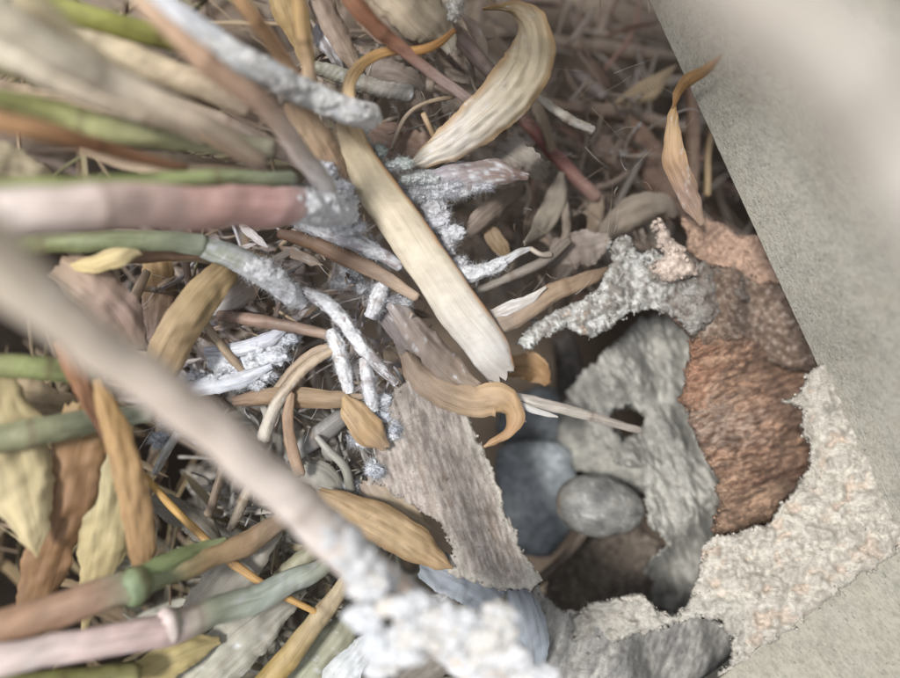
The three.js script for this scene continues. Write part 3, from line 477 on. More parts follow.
{ // the same leaf below its twist: one thing, two blades joined at the twist
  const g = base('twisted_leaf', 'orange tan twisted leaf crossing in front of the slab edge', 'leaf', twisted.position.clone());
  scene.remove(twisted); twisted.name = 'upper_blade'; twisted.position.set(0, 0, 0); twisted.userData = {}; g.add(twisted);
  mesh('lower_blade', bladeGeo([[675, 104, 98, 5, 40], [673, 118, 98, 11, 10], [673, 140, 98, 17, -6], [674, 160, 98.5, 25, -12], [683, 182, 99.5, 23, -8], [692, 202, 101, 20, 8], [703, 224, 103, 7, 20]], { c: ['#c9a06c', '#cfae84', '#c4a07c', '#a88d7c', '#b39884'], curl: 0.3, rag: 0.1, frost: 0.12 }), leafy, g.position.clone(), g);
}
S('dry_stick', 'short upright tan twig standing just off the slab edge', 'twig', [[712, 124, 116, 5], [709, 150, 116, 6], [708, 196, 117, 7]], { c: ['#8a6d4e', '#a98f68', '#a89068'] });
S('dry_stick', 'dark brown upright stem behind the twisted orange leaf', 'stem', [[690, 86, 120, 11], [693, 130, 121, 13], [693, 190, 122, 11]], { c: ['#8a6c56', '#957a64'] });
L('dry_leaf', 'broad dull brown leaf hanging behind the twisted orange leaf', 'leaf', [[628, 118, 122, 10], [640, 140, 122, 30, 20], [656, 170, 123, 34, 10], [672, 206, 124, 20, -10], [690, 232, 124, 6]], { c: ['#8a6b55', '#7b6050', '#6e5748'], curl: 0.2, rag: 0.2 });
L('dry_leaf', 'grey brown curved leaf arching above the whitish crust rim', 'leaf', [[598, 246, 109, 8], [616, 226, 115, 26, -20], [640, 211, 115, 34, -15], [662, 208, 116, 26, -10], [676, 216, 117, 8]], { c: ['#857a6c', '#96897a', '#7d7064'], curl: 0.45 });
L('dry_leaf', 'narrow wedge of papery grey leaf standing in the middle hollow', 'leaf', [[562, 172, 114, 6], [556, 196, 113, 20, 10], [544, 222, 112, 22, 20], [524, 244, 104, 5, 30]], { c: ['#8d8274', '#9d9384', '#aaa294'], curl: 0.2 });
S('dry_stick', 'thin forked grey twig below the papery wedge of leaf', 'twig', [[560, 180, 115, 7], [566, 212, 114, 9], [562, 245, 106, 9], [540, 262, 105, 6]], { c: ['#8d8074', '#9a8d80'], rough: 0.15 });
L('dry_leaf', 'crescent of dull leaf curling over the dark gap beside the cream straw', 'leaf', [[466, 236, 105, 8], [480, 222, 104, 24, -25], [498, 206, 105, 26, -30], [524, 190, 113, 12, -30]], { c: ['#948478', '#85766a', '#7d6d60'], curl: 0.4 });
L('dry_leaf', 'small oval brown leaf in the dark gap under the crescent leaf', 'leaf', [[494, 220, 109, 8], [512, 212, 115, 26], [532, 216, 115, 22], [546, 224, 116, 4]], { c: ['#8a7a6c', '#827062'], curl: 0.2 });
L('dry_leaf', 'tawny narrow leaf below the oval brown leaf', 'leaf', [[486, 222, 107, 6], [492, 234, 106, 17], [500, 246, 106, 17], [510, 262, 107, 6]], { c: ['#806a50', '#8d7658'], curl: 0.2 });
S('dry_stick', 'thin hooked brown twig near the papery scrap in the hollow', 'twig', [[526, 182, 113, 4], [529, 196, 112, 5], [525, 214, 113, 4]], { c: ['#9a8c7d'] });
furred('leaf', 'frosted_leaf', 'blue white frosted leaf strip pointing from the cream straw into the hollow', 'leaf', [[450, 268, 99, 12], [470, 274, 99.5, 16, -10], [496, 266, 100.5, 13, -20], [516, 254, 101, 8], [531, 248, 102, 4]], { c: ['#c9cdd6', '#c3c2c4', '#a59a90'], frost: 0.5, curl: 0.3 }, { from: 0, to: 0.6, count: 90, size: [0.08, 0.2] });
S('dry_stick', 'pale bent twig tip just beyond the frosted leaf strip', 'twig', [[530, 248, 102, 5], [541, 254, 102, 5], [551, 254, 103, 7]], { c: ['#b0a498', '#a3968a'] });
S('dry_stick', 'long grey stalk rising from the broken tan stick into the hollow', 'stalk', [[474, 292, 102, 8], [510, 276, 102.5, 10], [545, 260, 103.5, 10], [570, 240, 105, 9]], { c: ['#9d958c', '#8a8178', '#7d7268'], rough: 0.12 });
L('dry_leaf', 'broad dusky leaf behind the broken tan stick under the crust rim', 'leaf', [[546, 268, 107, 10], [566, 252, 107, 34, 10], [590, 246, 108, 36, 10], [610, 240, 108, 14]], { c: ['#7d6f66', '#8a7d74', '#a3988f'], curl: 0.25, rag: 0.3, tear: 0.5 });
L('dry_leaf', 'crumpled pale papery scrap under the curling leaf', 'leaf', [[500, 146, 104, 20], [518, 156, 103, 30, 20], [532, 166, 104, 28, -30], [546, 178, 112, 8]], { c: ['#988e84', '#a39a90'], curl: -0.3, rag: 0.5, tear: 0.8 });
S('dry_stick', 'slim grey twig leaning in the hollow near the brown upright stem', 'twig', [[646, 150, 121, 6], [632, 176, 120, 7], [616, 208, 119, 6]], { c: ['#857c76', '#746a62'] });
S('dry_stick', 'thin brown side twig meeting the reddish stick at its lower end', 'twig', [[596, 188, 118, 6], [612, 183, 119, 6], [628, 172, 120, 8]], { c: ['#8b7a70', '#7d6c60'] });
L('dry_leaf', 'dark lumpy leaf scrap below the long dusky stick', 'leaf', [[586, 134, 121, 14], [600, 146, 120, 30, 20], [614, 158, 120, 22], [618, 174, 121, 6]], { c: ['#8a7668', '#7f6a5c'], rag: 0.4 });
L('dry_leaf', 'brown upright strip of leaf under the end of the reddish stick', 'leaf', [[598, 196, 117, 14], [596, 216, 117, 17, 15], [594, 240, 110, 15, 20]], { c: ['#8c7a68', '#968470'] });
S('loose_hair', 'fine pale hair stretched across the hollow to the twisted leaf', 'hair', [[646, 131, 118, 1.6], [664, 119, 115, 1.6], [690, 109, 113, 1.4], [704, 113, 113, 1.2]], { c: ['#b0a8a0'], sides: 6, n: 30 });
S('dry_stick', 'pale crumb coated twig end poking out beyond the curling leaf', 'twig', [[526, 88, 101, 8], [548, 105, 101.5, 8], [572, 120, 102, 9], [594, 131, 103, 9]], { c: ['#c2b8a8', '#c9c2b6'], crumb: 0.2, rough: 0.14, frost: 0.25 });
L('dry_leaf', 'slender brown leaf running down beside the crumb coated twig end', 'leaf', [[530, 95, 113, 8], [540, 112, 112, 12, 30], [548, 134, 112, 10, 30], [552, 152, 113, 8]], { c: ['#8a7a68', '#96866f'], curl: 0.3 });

// ---------------------------------------------------------------- the curling leaf and its neighbours
L('curled_leaf', 'large cream curling leaf bent like a hook at the top centre', 'leaf', [[484, 9, 99, 5, -60], [500, 8, 97, 10, -58], [518, 13, 95, 24, -40], [529, 30, 94, 42, -18], [529, 58, 94, 52, -8], [513, 88, 95, 52, 0], [484, 117, 96, 47, 6], [452, 142, 97, 37, 6], [426, 157, 98, 22, 0], [408, 167, 99, 5, 0]], { c: ['#a98a58', '#b59a70', '#c9b592', '#d3c1a0', '#d6c6a8', '#d9cdb8', '#d8d0c6', '#d6cdbf', '#cfc4b4'], edge: '#b08c5c', curl: 0.34, rag: 0.09, thick: 0.2, n: 130, m: 22, speck: 0.55, frost: 0.12 });
S('wiry_tendril', 'fine wiry brown tendril arching over the gap beside the curling leaf', 'tendril', [[392, 150, 100, 4], [397, 134, 100, 5], [408, 114, 100, 4.5], [428, 102, 100, 4.5], [454, 97, 100.5, 4]], { c: ['#8a7a6c', '#a3917c', '#a89274'], rough: 0.2, n: 50 });
S('dry_stick', 'tiny upright tan peg beneath the wiry tendril', 'twig', [[423, 113, 100, 6], [428, 124, 100, 6], [435, 138, 101, 6]], { c: ['#b59a78', '#a58a6c'], n: 24 });
L('dry_leaf', 'dark brown leaf lying flat below the wiry tendril', 'leaf', [[366, 128, 103, 20], [390, 140, 103, 34], [420, 150, 103, 34], [446, 150, 104, 16]], { c: ['#7b6254', '#876c5c', '#6e584c'], curl: 0.2, rag: 0.2 });
furred('leaf', 'frosted_leaf', 'grey fuzzy leaf with a white mouldy lower edge under the curling leaf', 'leaf', [[400, 186, 99, 14], [425, 182, 98.5, 26, 15], [460, 177, 99, 34, 20], [496, 172, 100, 28, 20], [528, 176, 102, 8, 10]], { c: ['#b5b0b6', '#a8a2aa', '#9a8a86', '#876c60'], frost: 0.35, curl: 0.35 }, { spots: [[420, 195, 98, 16, 6], [450, 193, 98, 18, 6], [478, 188, 99, 14, 6], [440, 186, 98, 24, 8]], size: [0.08, 0.22], density: 1.5 });
L('husk', 'tan papery husk with a blunt white tip at the very top edge', 'husk', [[384, -30, 91, 60], [408, 0, 91, 58, 10], [432, 22, 92, 44, 14], [446, 38, 94, 22], [452, 52, 95, 12]], { c: ['#a3917a', '#b5a48c', '#c0b29c', '#d0c6b8'], rag: 0.25, curl: 0.4, thick: 0.4 });
crumbOf('mould', 'soft white mould knob on the tip of the papery husk', [[455, 8, 92, 10, 14]], { size: [0.3, 0.6], c: ['#e6e2dc', '#dcd6cc'] });
S('dry_stalk', 'pinkish grey stem slanting from the husk behind the curling leaf', 'stem', [[440, 18, 98, 15], [466, 46, 99.5, 16], [492, 72, 101, 15]], { c: ['#ab978c', '#a8928a', '#92817a'] });
S('dry_stalk', 'rusty pink stem slanting down to the curling leaf', 'stem', [[336, -25, 80, 18], [362, 12, 84, 18], [392, 42, 89, 14], [434, 74, 94, 11], [478, 106, 97.5, 11]], { c: ['#c79a7c', '#c58a6a', '#c08a70', '#b59c94', '#b8a59c'], nodes: [[0.42, 0.12]] });
L('curly_tendril', 'amber ribbon tendril looping over the rusty pink stem', 'tendril', [[455, 30, 92, 5, 20], [438, 44, 91.5, 8, 20], [416, 51, 91, 9, 10], [390, 51, 90.5, 9, 0], [366, 61, 90, 11, 0], [350, 82, 89, 13, 0], [350, 108, 89, 14, 0], [357, 132, 91, 14, 0], [366, 150, 93, 10]], { c: ['#a87848', '#b58448', '#b98a4c', '#c49c62', '#d3b68a', '#d9c096', '#d6bd95'], curl: 0.3, rag: 0.04, thick: 0.4, n: 90 });
S('dry_stalk', 'grey green fuzzy stub lying under the amber tendril', 'stem', [[314, 66, 97, 14], [345, 78, 98, 16], [380, 88, 99, 17], [414, 94, 100, 17]], { c: ['#8f8d7c', '#9a978a', '#a39e96', '#8d8882'], crumb: 0.12, rough: 0.12, frost: 0.15 });
L('dry_leaf', 'dark furry leaf lump above the grey green stub', 'leaf', [[358, 78, 102, 14], [380, 72, 101, 30], [406, 78, 101, 26], [424, 88, 102, 8]], { c: ['#7a6c62', '#85786e'], rag: 0.4, curl: 0.4 });
L('dry_leaf', 'creased brown leaf pointing down near the rusty pink stem', 'leaf', [[318, -4, 97, 24], [330, 20, 98, 26, 20], [346, 48, 99, 22, 25], [360, 76, 100, 5]], { c: ['#9a8676', '#a38f7f', '#98846f'], curl: 0.4 });
L('dry_leaf', 'small lilac grey mouldy leaf in the dark pocket below the top edge', 'leaf', [[316, 26, 100, 10], [326, 42, 99, 22, 20], [336, 58, 100, 16], [342, 68, 101, 4]], { c: ['#aaa3a4', '#9b9292'], frost: 0.3, rag: 0.3 });
L('dry_leaf', 'broad olive tan leaf between the upright tan stems at the top', 'leaf', [[276, -30, 94, 40], [290, 10, 95, 34], [304, 50, 97, 18], [312, 78, 98, 6]], { c: ['#9a8050', '#a88c5c', '#b0966c'], curl: 0.2 });
L('dry_leaf', 'mottled brown leaf at the top edge between husk and rusty stem', 'leaf', [[352, -22, 100, 40], [376, 12, 100, 42, -10], [400, 38, 100, 30], [420, 60, 101, 8]], { c: ['#86745f', '#937e6c', '#85705f'], rag: 0.25 });

// ---------------------------------------------------------------- upper fan of stems, coming towards the lens
S('straw', 'cream blurred straw running from the upper corner toward the mould', 'straw', [[-40, -4, 54, 48], [40, 44, 58, 36], [110, 82, 63, 30], [190, 116, 68, 24], [262, 160, 76, 14]], { c: ['#ece0c4', '#f0e4cc', '#eee0ca', '#e2cfb8', '#cdb8a2'] });
S('straw', 'pale yellow straw crossing the corner above the cream one', 'straw', [[4, -34, 56, 26], [60, 28, 61, 26], [112, 74, 65, 22], [168, 104, 70, 16]], { c: ['#ecdcb4', '#eedfbc', '#e6d3b2'] });
S('green_stalk', 'olive green stem highest of the greens in the upper corner', 'stem', [[36, 2, 72, 20], [110, 22, 75, 24], [190, 44, 80, 22], [240, 62, 84, 14]], { c: ['#9a9a4c', '#a4a450', '#9e9c52', '#9c925e'] });
S('green_stalk', 'yellow green stem lying beneath the cream straw near the frame edge', 'stem', [[-30, 52, 67, 26], [40, 74, 71, 24], [122, 104, 77, 18]], { c: ['#b8b476', '#bcb47e', '#b8aa80'] });
S('green_stalk', 'thick pale olive stem above the thin green one', 'stem', [[-40, 92, 68, 20], [50, 112, 74, 24], [120, 130, 77, 27], [200, 140, 82, 28], [275, 150, 86, 22]], { c: ['#a9ac6c', '#b4b67a', '#bebe94', '#bcb6a0'] });
S('green_stalk', 'thin dark green stem lying directly on top of the pink stem', 'stem', [[-30, 188, 67, 16], [80, 184, 71, 17], [200, 178, 77, 17], [296, 178, 85, 14]], { c: ['#969a64', '#929c5c', '#9ca874', '#b8c0a6'] });
S('dry_stalk', 'orange brown stem tapering above the thin green stem', 'stem', [[-30, 112, 61, 24], [40, 130, 64, 21], [110, 150, 70, 15], [186, 168, 77, 9]], { c: ['#bd9468', '#bd9064', '#ad7e5c', '#9c745a'] });
furred('stem', 'mouldy_stalk', 'white mould coated stem ending in a round knob above the cream straw', 'stem', [[104, -30, 70, 26], [165, 8, 72, 27], [215, 42, 74, 27], [265, 72, 77, 27], [310, 95, 82, 27], [352, 112, 85, 26], [374, 118, 88, 24]], { c: ['#d3cfd6', '#dcdde4', '#c9cfd0', '#d6d8d8', '#e2dfe0', '#e0dcd8'], frost: 0.45 }, { count: 220, from: 0.3, lumpy: 0.7, thick: 0.7, c: ['#dfdedc', '#d8d8d8', '#e4e3e1', '#cdccca'], bald: true });
S('dry_stalk', 'salmon stem slanting across the white mould coated stem', 'stem', [[128, -14, 61, 13], [162, 22, 63, 17], [205, 62, 66, 22], [253, 97, 71, 22], [296, 146, 79, 21], [330, 196, 88, 22]], { c: ['#dcc0a4', '#e2bfa0', '#e0ba9c', '#dcbaa2', '#e0d2ca', '#e4e2e4'], nodes: [[0.4, 0.14]] });
S('straw', 'slim tan stalk, the slanting one meeting the white knob from above', 'straw', [[222, -24, 72, 14], [252, 16, 75, 15], [282, 58, 81, 14], [308, 92, 85, 14]], { c: ['#c0986a', '#c9a076', '#cda684', '#cfb49a'] });
S('straw', 'upright tan stalk at the top, straight above the white knob', 'straw', [[296, -24, 76, 12], [301, 20, 79, 13], [306, 56, 82, 14], [312, 92, 85, 15]], { c: ['#cda872', '#d3b07c', '#d0b08a', '#d6c2aa'] });
S('straw', 'dull pinkish straw crossing the olive stem near the mould', 'straw', [[170, 102, 81, 14], [225, 124, 83, 17], [282, 152, 88, 16], [318, 176, 91, 12]], { c: ['#d3bea8', '#cebbae', '#cbb8b0'] });
S('straw', 'short tan straw curving over the dark gap beside the thin green stem', 'straw', [[178, 108, 76, 10], [205, 132, 77, 13], [235, 152, 80, 13], [266, 172, 84, 11]], { c: ['#d8be9c', '#d6ba9e', '#c6b0a4'] });
L('dry_leaf', 'tan leaf blade folded beside the cream straw at the mould', 'leaf', [[288, 102, 85, 16], [312, 132, 88, 30, 10], [332, 166, 91, 28, 14], [346, 198, 94, 8]], { c: ['#c9ad90', '#cfb394', '#c2a284', '#b59a88'], curl: 0.35 });
L('dry_leaf', 'brown shadowed leaf behind the orange brown stem', 'leaf', [[-30, 96, 85, 40], [40, 108, 88, 40], [110, 118, 90, 26], [160, 128, 91, 8]], { c: ['#a08a70', '#b09a7e', '#a48e76'] });
L('dry_leaf', 'beige leaf under the orange brown stem at the frame edge', 'leaf', [[-30, 156, 76, 36], [10, 163, 79, 36], [38, 172, 81, 22], [56, 180, 83, 6]], { c: ['#d4c4a2', '#d8c8aa'] });
L('dry_leaf', 'tan flat leaf between the two upper green stems', 'leaf', [[90, 60, 83, 18], [140, 76, 83, 34], [190, 90, 85, 34], [236, 104, 88, 12]], { c: ['#d2be94', '#bda988', '#b39c80'] });

S('straw', 'wide pale straw just under the cream straw near the upper frame edge', 'straw', [[-40, 28, 66, 40], [50, 66, 69, 40], [130, 104, 73, 32], [210, 138, 79, 20]], { c: ['#e8dcc4', '#ecdfc8', '#e4d4bc', '#d4c2ac'] });
S('straw', 'pale straw filling the gap under the highest green stem', 'straw', [[20, -6, 74, 30], [100, 44, 76, 32], [180, 78, 79, 28], [250, 110, 83, 18]], { c: ['#e0cfa8', '#e4d2b0', '#dac6a8', '#c8b4a0'] });
L('dry_leaf', 'pale tan broad leaf between orange brown stem and thin green stem', 'leaf', [[80, 150, 84, 10], [130, 160, 84, 22], [190, 166, 85, 22], [250, 170, 88, 8]], { c: ['#b09a80', '#bfa88c', '#a89480'] });
S('straw', 'tan pink straw passing under the salmon stem beside the mould', 'straw', [[206, 40, 80, 16], [240, 78, 82, 18], [278, 124, 86, 18], [312, 170, 91, 14]], { c: ['#d8bea2', '#dcc2a8', '#d0b6a2', '#c8b8b0'] });

// ---------------------------------------------------------------- the two great stems
furred('stem', 'pink_stalk', 'thick pink white stem lying level across the heap', 'stem', [[-60, 214, 58, 50], [40, 211, 61, 48], [120, 210, 66, 46], [200, 209, 73, 44], [270, 207, 80, 40], [318, 207, 86, 34], [352, 214, 91, 22]], { c: ['#f0e4dc', '#eeddd4', '#ead0c6', '#e0b6ac', '#daaea8', '#e0cece', '#e2e0e6'], rough: 0.05, frost: 0.12 }, { from: 0.72, count: 160, size: [0.1, 0.35] });
{
  const pts = [[-60, 206, 41, 70], [20, 284, 46, 60], [100, 344, 51, 50], [180, 406, 57, 46], [260, 472, 63, 44], [330, 534, 69, 44], [390, 592, 74, 42], [450, 640, 77, 42], [520, 700, 79, 44]];
  const g = base('thick_stalk', 'thick beige stem slanting close to the lens with a white crusted lower end', 'stem', P(...pts[0]));
  mesh('stalk', stemGeo(pts, { c: ['#eadac4', '#ebdcc8', '#ecdccb', '#eeddd0', '#eee0d6', '#eee2da', '#e9d5c7', '#e8dcd2', '#e7e3dd'], rough: 0.06, frost: 0.1, calm: 0.45, n: 90 }), straw, g.position.clone(), g);
  mesh('mould_crust', woolAlong(pts, { from: 0.58, to: 1, thick: 1.15, lumpy: 1, c: ['#e2e3e6', '#e8e8ea', '#dadde2'], bald: true }).add(woolGeo([[368, 622, 71, 20, 22], [392, 648, 71, 32, 24], [446, 616, 71, 42, 22], [466, 634, 71, 44, 26], [500, 622, 72, 24, 30], [380, 668, 72, 18, 14], [506, 654, 73, 32, 22], [536, 678, 74, 28, 18], [366, 588, 70, 22, 16], [420, 640, 70, 34, 20], [404, 606, 70, 26, 18]], { size: [0.2, 0.6], density: 0.12, bald: true, c: ['#dcdee2', '#e2e3e6', '#d4d8de', '#e0dad2'], rough: 1 })), woolly, g.position.clone(), g);
}
S('straw', 'pale straw very close to the lens in front of the slab', 'straw', [[660, -110, 22, 110], [770, 10, 22.5, 105], [860, 110, 23, 110], [990, 250, 23.5, 130]], { c: ['#b9b0a4', '#bcb3a8', '#c9c2b8', '#d8d2c9'] });

// ---------------------------------------------------------------- middle heap
S('cut_straw', 'broad flattened cream straw with orange edges in the centre of the heap', 'straw', [[334, 128, 91, 30], [356, 158, 93, 38], [384, 200, 95, 42], [424, 258, 97, 44], [462, 312, 98, 45], [488, 350, 99, 42], [503, 376, 100, 30]], { c: ['#c9b290', '#d3c3a4', '#dacdb3', '#dbd1be', '#d8d2c8', '#d0cecb', '#c0bab5'], edge: '#c0905a', mat: smoothStraw, calm: 0.7, plain: true, flat: 0.42, rough: 0.025, wobble: 0.015, n: 100, sides: 28, speck: 0.45, ragged: 0.9, open: true });
L('torn_bract', 'torn tan bract wrapped round the lower end of the cream straw', 'bract', [[406, 352, 99.5, 14, 20], [420, 374, 98.6, 30, 10], [446, 392, 98, 34, 0], [474, 402, 97.5, 32, -6], [500, 400, 97.3, 34, -10], [514, 414, 98, 22, -20], [508, 432, 98.6, 12, -30], [494, 441, 99, 8, -10], [484, 447, 99.5, 3]], { c: ['#93806e', '#a58f7c', '#af987e', '#b99d7c', '#bc9c74', '#b08c66', '#b58f66', '#bfa07c'], curl: 0.35, rag: 0.16, tear: 0.4, thick: 0.3, n: 90 });
L('dry_sheath', 'grey brown torn sheath tucked behind the cream straw', 'sheath', [[384, 292, 99.5, 12, 20], [402, 312, 98.6, 22, 25], [424, 340, 98.2, 30, 20], [450, 368, 98, 30, 14], [476, 386, 98, 12]], { c: ['#a8a0a2', '#968880', '#8d7c70', '#9c8a78'], curl: 0.3, rag: 0.15, tear: 0.5, frost: 0.12 });
L('dry_sheath', 'dusky lilac sheath strip between the mouldy sticks and the cream straw', 'sheath', [[366, 300, 101, 10], [392, 322, 100, 22, -10], [410, 350, 100, 26, -10], [420, 378, 100.5, 10]], { c: ['#8b8285', '#7d7270', '#877a70'], rag: 0.2, frost: 0.15 });
S('dry_stalk', 'brown leathery stem pointing at the cream straw below the pink stem', 'stem', [[278, 233, 98, 10], [308, 240, 97.3, 15], [345, 258, 97, 17], [382, 276, 97.2, 15], [418, 298, 98, 10]], { c: ['#6f5040', '#86664c', '#8d6f58', '#a08a78', '#c0aa94'], flat: 0.6 });
furred('stem', 'mouldy_stalk', 'frosted lilac stem resting against the cream straw above the brown one', 'stem', [[296, 222, 96, 14], [330, 232, 96, 17], [366, 246, 97, 16], [402, 268, 98.5, 12]], { c: ['#b8a9a8', '#c0b8c0', '#b3aab0', '#8f7f78'], frost: 0.5 }, { count: 170, to: 0.85, size: [0.07, 0.2] });
furred('stem', 'mouldy_stalk', 'lavender grey furry twig slanting in the middle of the heap', 'twig', [[303, 290, 97, 9], [322, 300, 96.3, 14], [344, 322, 96, 15], [366, 352, 96.6, 13], [396, 384, 98, 9]], { c: ['#a59a9a', '#b5adb2', '#a8a0a6', '#b0a6a8', '#9c9290'], frost: 0.3, rough: 0.1 }, { count: 120, size: [0.04, 0.11] });
furred('stem', 'mouldy_stalk', 'short upright white mouldy stick, first beside the curved tan twig', 'twig', [[331, 330, 97, 12], [338, 348, 96.6, 15], [344, 368, 96.8, 14], [350, 392, 97.6, 12]], { c: ['#bfae9e', '#cfc4ba', '#d6d0cc', '#c4b6a8'], frost: 0.6, crumb: 0.15 }, { count: 150, size: [0.06, 0.17] });
furred('stem', 'mouldy_stalk', 'stubby white mouldy stick with a snapped top under the lavender twig', 'twig', [[363, 358, 97, 10], [367, 374, 96.8, 13], [370, 392, 97, 13], [374, 410, 97.8, 12]], { c: ['#b8aca6', '#d0ccd0', '#d6d6de', '#cdd0da'], frost: 0.55, crumb: 0.15 }, { count: 150, size: [0.06, 0.17] });
furred('stem', 'mouldy_stalk', 'white crumbly stick standing behind the lavender twig', 'twig', [[384, 282, 99, 12], [378, 298, 98.6, 15], [370, 318, 98.8, 13]], { c: ['#c4bcba', '#d2d0d4', '#c3bfc6'], frost: 0.5, crumb: 0.2 }, { count: 100, size: [0.06, 0.18] });
S('dry_stick', 'brown woody twig lying level under the lavender twig', 'twig', [[218, 316, 99.4, 12], [250, 319, 98.5, 13], [290, 326, 98, 12], [330, 335, 97.6, 10]], { c: ['#7d6458', '#977c6c', '#9b8274', '#a8907e'], rough: 0.12 });
S('dry_stick', 'curved pale tan twig arching from the mouldy stick down to the thick stem', 'twig', [[337, 348, 96.4, 8], [312, 362, 96, 10], [290, 384, 96, 11], [274, 410, 96.4, 13], [262, 440, 97, 14]], { c: ['#b8a48a', '#bba890', '#b5a28c', '#c0b6a8', '#c9c0b4'], crumb: 0.12, frost: 0.1 });
S('dry_stick', 'forked tan twig meeting the curved one at the mouldy stick', 'twig', [[338, 345, 97, 7], [318, 350, 97, 9], [296, 366, 97.6, 9], [274, 392, 98.4, 8]], { c: ['#b5a088', '#a8937c'], rough: 0.1 });
S('dry_stick', 'upright brown strap stem crossing the orange brown leaf', 'stem', [[291, 392, 96.2, 8], [288, 420, 96, 11], [291, 448, 96.4, 12], [300, 476, 97, 12]], { c: ['#a88a70', '#a3856c', '#ab9078'], flat: 0.5 });
L('dry_leaf', 'orange brown narrow leaf lying level beneath the curved tan twig', 'leaf', [[232, 402, 99, 10], [262, 398, 98, 18, -20], [300, 398, 97.2, 22, -20], [335, 400, 97, 18, -10], [364, 396, 97.2, 6]], { c: ['#80685a', '#92785c', '#9c8264', '#a0886c', '#9c8874'], curl: 0.4, rag: 0.06 });
L('dry_leaf', 'small tan scoop shaped leaf at the tip of the orange brown leaf', 'leaf', [[344, 396, 96.4, 8], [354, 412, 96, 28, 10], [370, 432, 96.2, 32, 6], [386, 448, 97, 12]], { c: ['#b89a70', '#bfa27c', '#b3946c', '#a89078'], curl: 0.3, rag: 0.1, tear: 0.3 });
L('dry_leaf', 'broad golden brown leaf arching between the pink stem and the thick stem', 'leaf', [[242, 258, 96, 18], [226, 272, 94, 30, 10], [204, 296, 92.5, 37, 12], [182, 326, 91.5, 40, 8], [164, 362, 92, 38], [150, 400, 94, 26]], { c: ['#98805c', '#aa9068', '#ae966c', '#ac926c', '#a8906e', '#9a8464'], curl: 0.35, rag: 0.06 });
L('dry_leaf', 'grey leaf with a white mouldy underside beside the golden brown leaf', 'leaf', [[262, 276, 99, 14], [244, 286, 98.6, 34, 10], [222, 300, 98.6, 36, 10], [202, 312, 99.4, 12]], { c: ['#8a7668', '#9b8a7c', '#b0a8a4', '#cfd0d8'], curl: 0.2, rag: 0.1 });
S('dry_stick', 'short tan twig dangling below the golden brown leaf', 'twig', [[200, 316, 97, 8], [214, 336, 97.2, 9], [228, 354, 97.8, 9], [244, 374, 98.6, 8]], { c: ['#b39f86', '#a8937a', '#a38e78'] });
S('dry_stick', 'tan forked twig in the pocket beside the broad golden leaf', 'twig', [[147, 270, 97, 8], [138, 288, 96.4, 10], [131, 306, 96.4, 11], [128, 326, 97, 10]], { c: ['#c0a68c', '#bda488', '#b59c80'] });
L('dry_leaf', 'yellow brown leaf hanging in the pocket behind the forked twig', 'leaf', [[152, 246, 103, 20], [158, 272, 103, 30, 10], [158, 304, 103.6, 30], [152, 340, 105, 12]], { c: ['#a88a58', '#9b7d54', '#7d6450', '#86726a'] });
S('dry_stick', 'slim pinkish twig hanging under the level brown stem', 'twig', [[184, 250, 97, 6], [187, 270, 97, 7], [190, 292, 98, 6]], { c: ['#a88c7c', '#98806f'] });
L('dry_leaf', 'beige pink leaf patch between pink stem and thick stem', 'leaf', [[60, 262, 86, 34], [90, 284, 87, 46], [118, 312, 89, 46], [140, 348, 92, 20]], { c: ['#b39a80', '#bfa592', '#b0968a', '#a38c78'] });
L('dry_leaf', 'cream leaf tip glowing just below the pink stem', 'leaf', [[66, 268, 86, 8], [96, 264, 85.6, 18], [120, 256, 85.6, 20], [140, 250, 87, 10]], { c: ['#c9b27c', '#dcc690', '#e2d2a4'] });
S('green_stalk', 'grey green stem under the pink stem turning white with mould', 'stem', [[-40, 248, 80, 20], [40, 244, 84, 20], [100, 242, 85.5, 20], [160, 240, 88, 20], [206, 248, 90.5, 22]], { c: ['#8a8a5c', '#838a58', '#949c78', '#a8b09c'] });
furred('stem', 'mouldy_stalk', 'white furry end of the grey green stem pointing at the lavender twig', 'stem', [[200, 246, 90.5, 22], [236, 258, 92.5, 25], [268, 276, 94.5, 26], [290, 294, 96, 22], [304, 306, 97, 12]], { c: ['#a8b09c', '#b8bcb0', '#d3d6da', '#dfe2ea', '#d6dae2'], frost: 0.45 }, { from: 0.3, count: 240, size: [0.1, 0.28] });
S('dry_stalk', 'dull brown stem lying level under the grey green one', 'stem', [[84, 264, 90, 12], [140, 256, 90.5, 14], [190, 254, 92, 12], [230, 258, 94, 8]], { c: ['#7d5c44', '#8d6c50', '#977c62'] });
S('straw', 'tan level straw bridging the pocket above the golden brown leaf', 'straw', [[128, 254, 94, 9], [180, 256, 95, 10], [232, 262, 96, 9]], { c: ['#b8a080', '#bda78a'] });
S('dry_stick', 'broken tan stick leaning out from behind the cream straw', 'stick', [[488, 332, 100, 20], [516, 315, 101, 22], [550, 296, 102.5, 20], [582, 281, 104, 17], [610, 270, 106, 10]], { c: ['#a3948a', '#a8937f', '#a89078', '#97806a', '#7d6858'], flat: 0.6, rough: 0.1, ragged: 1.2 });
L('split_strip', 'whitish split strip peeling off the broken tan stick', 'strip', [[492, 316, 100, 12], [508, 308, 100, 14], [528, 300, 100.6, 10], [546, 287, 101, 3]], { c: ['#b8aea4', '#d0cac4', '#c9c0b4'], curl: 0.2, frost: 0.3 });
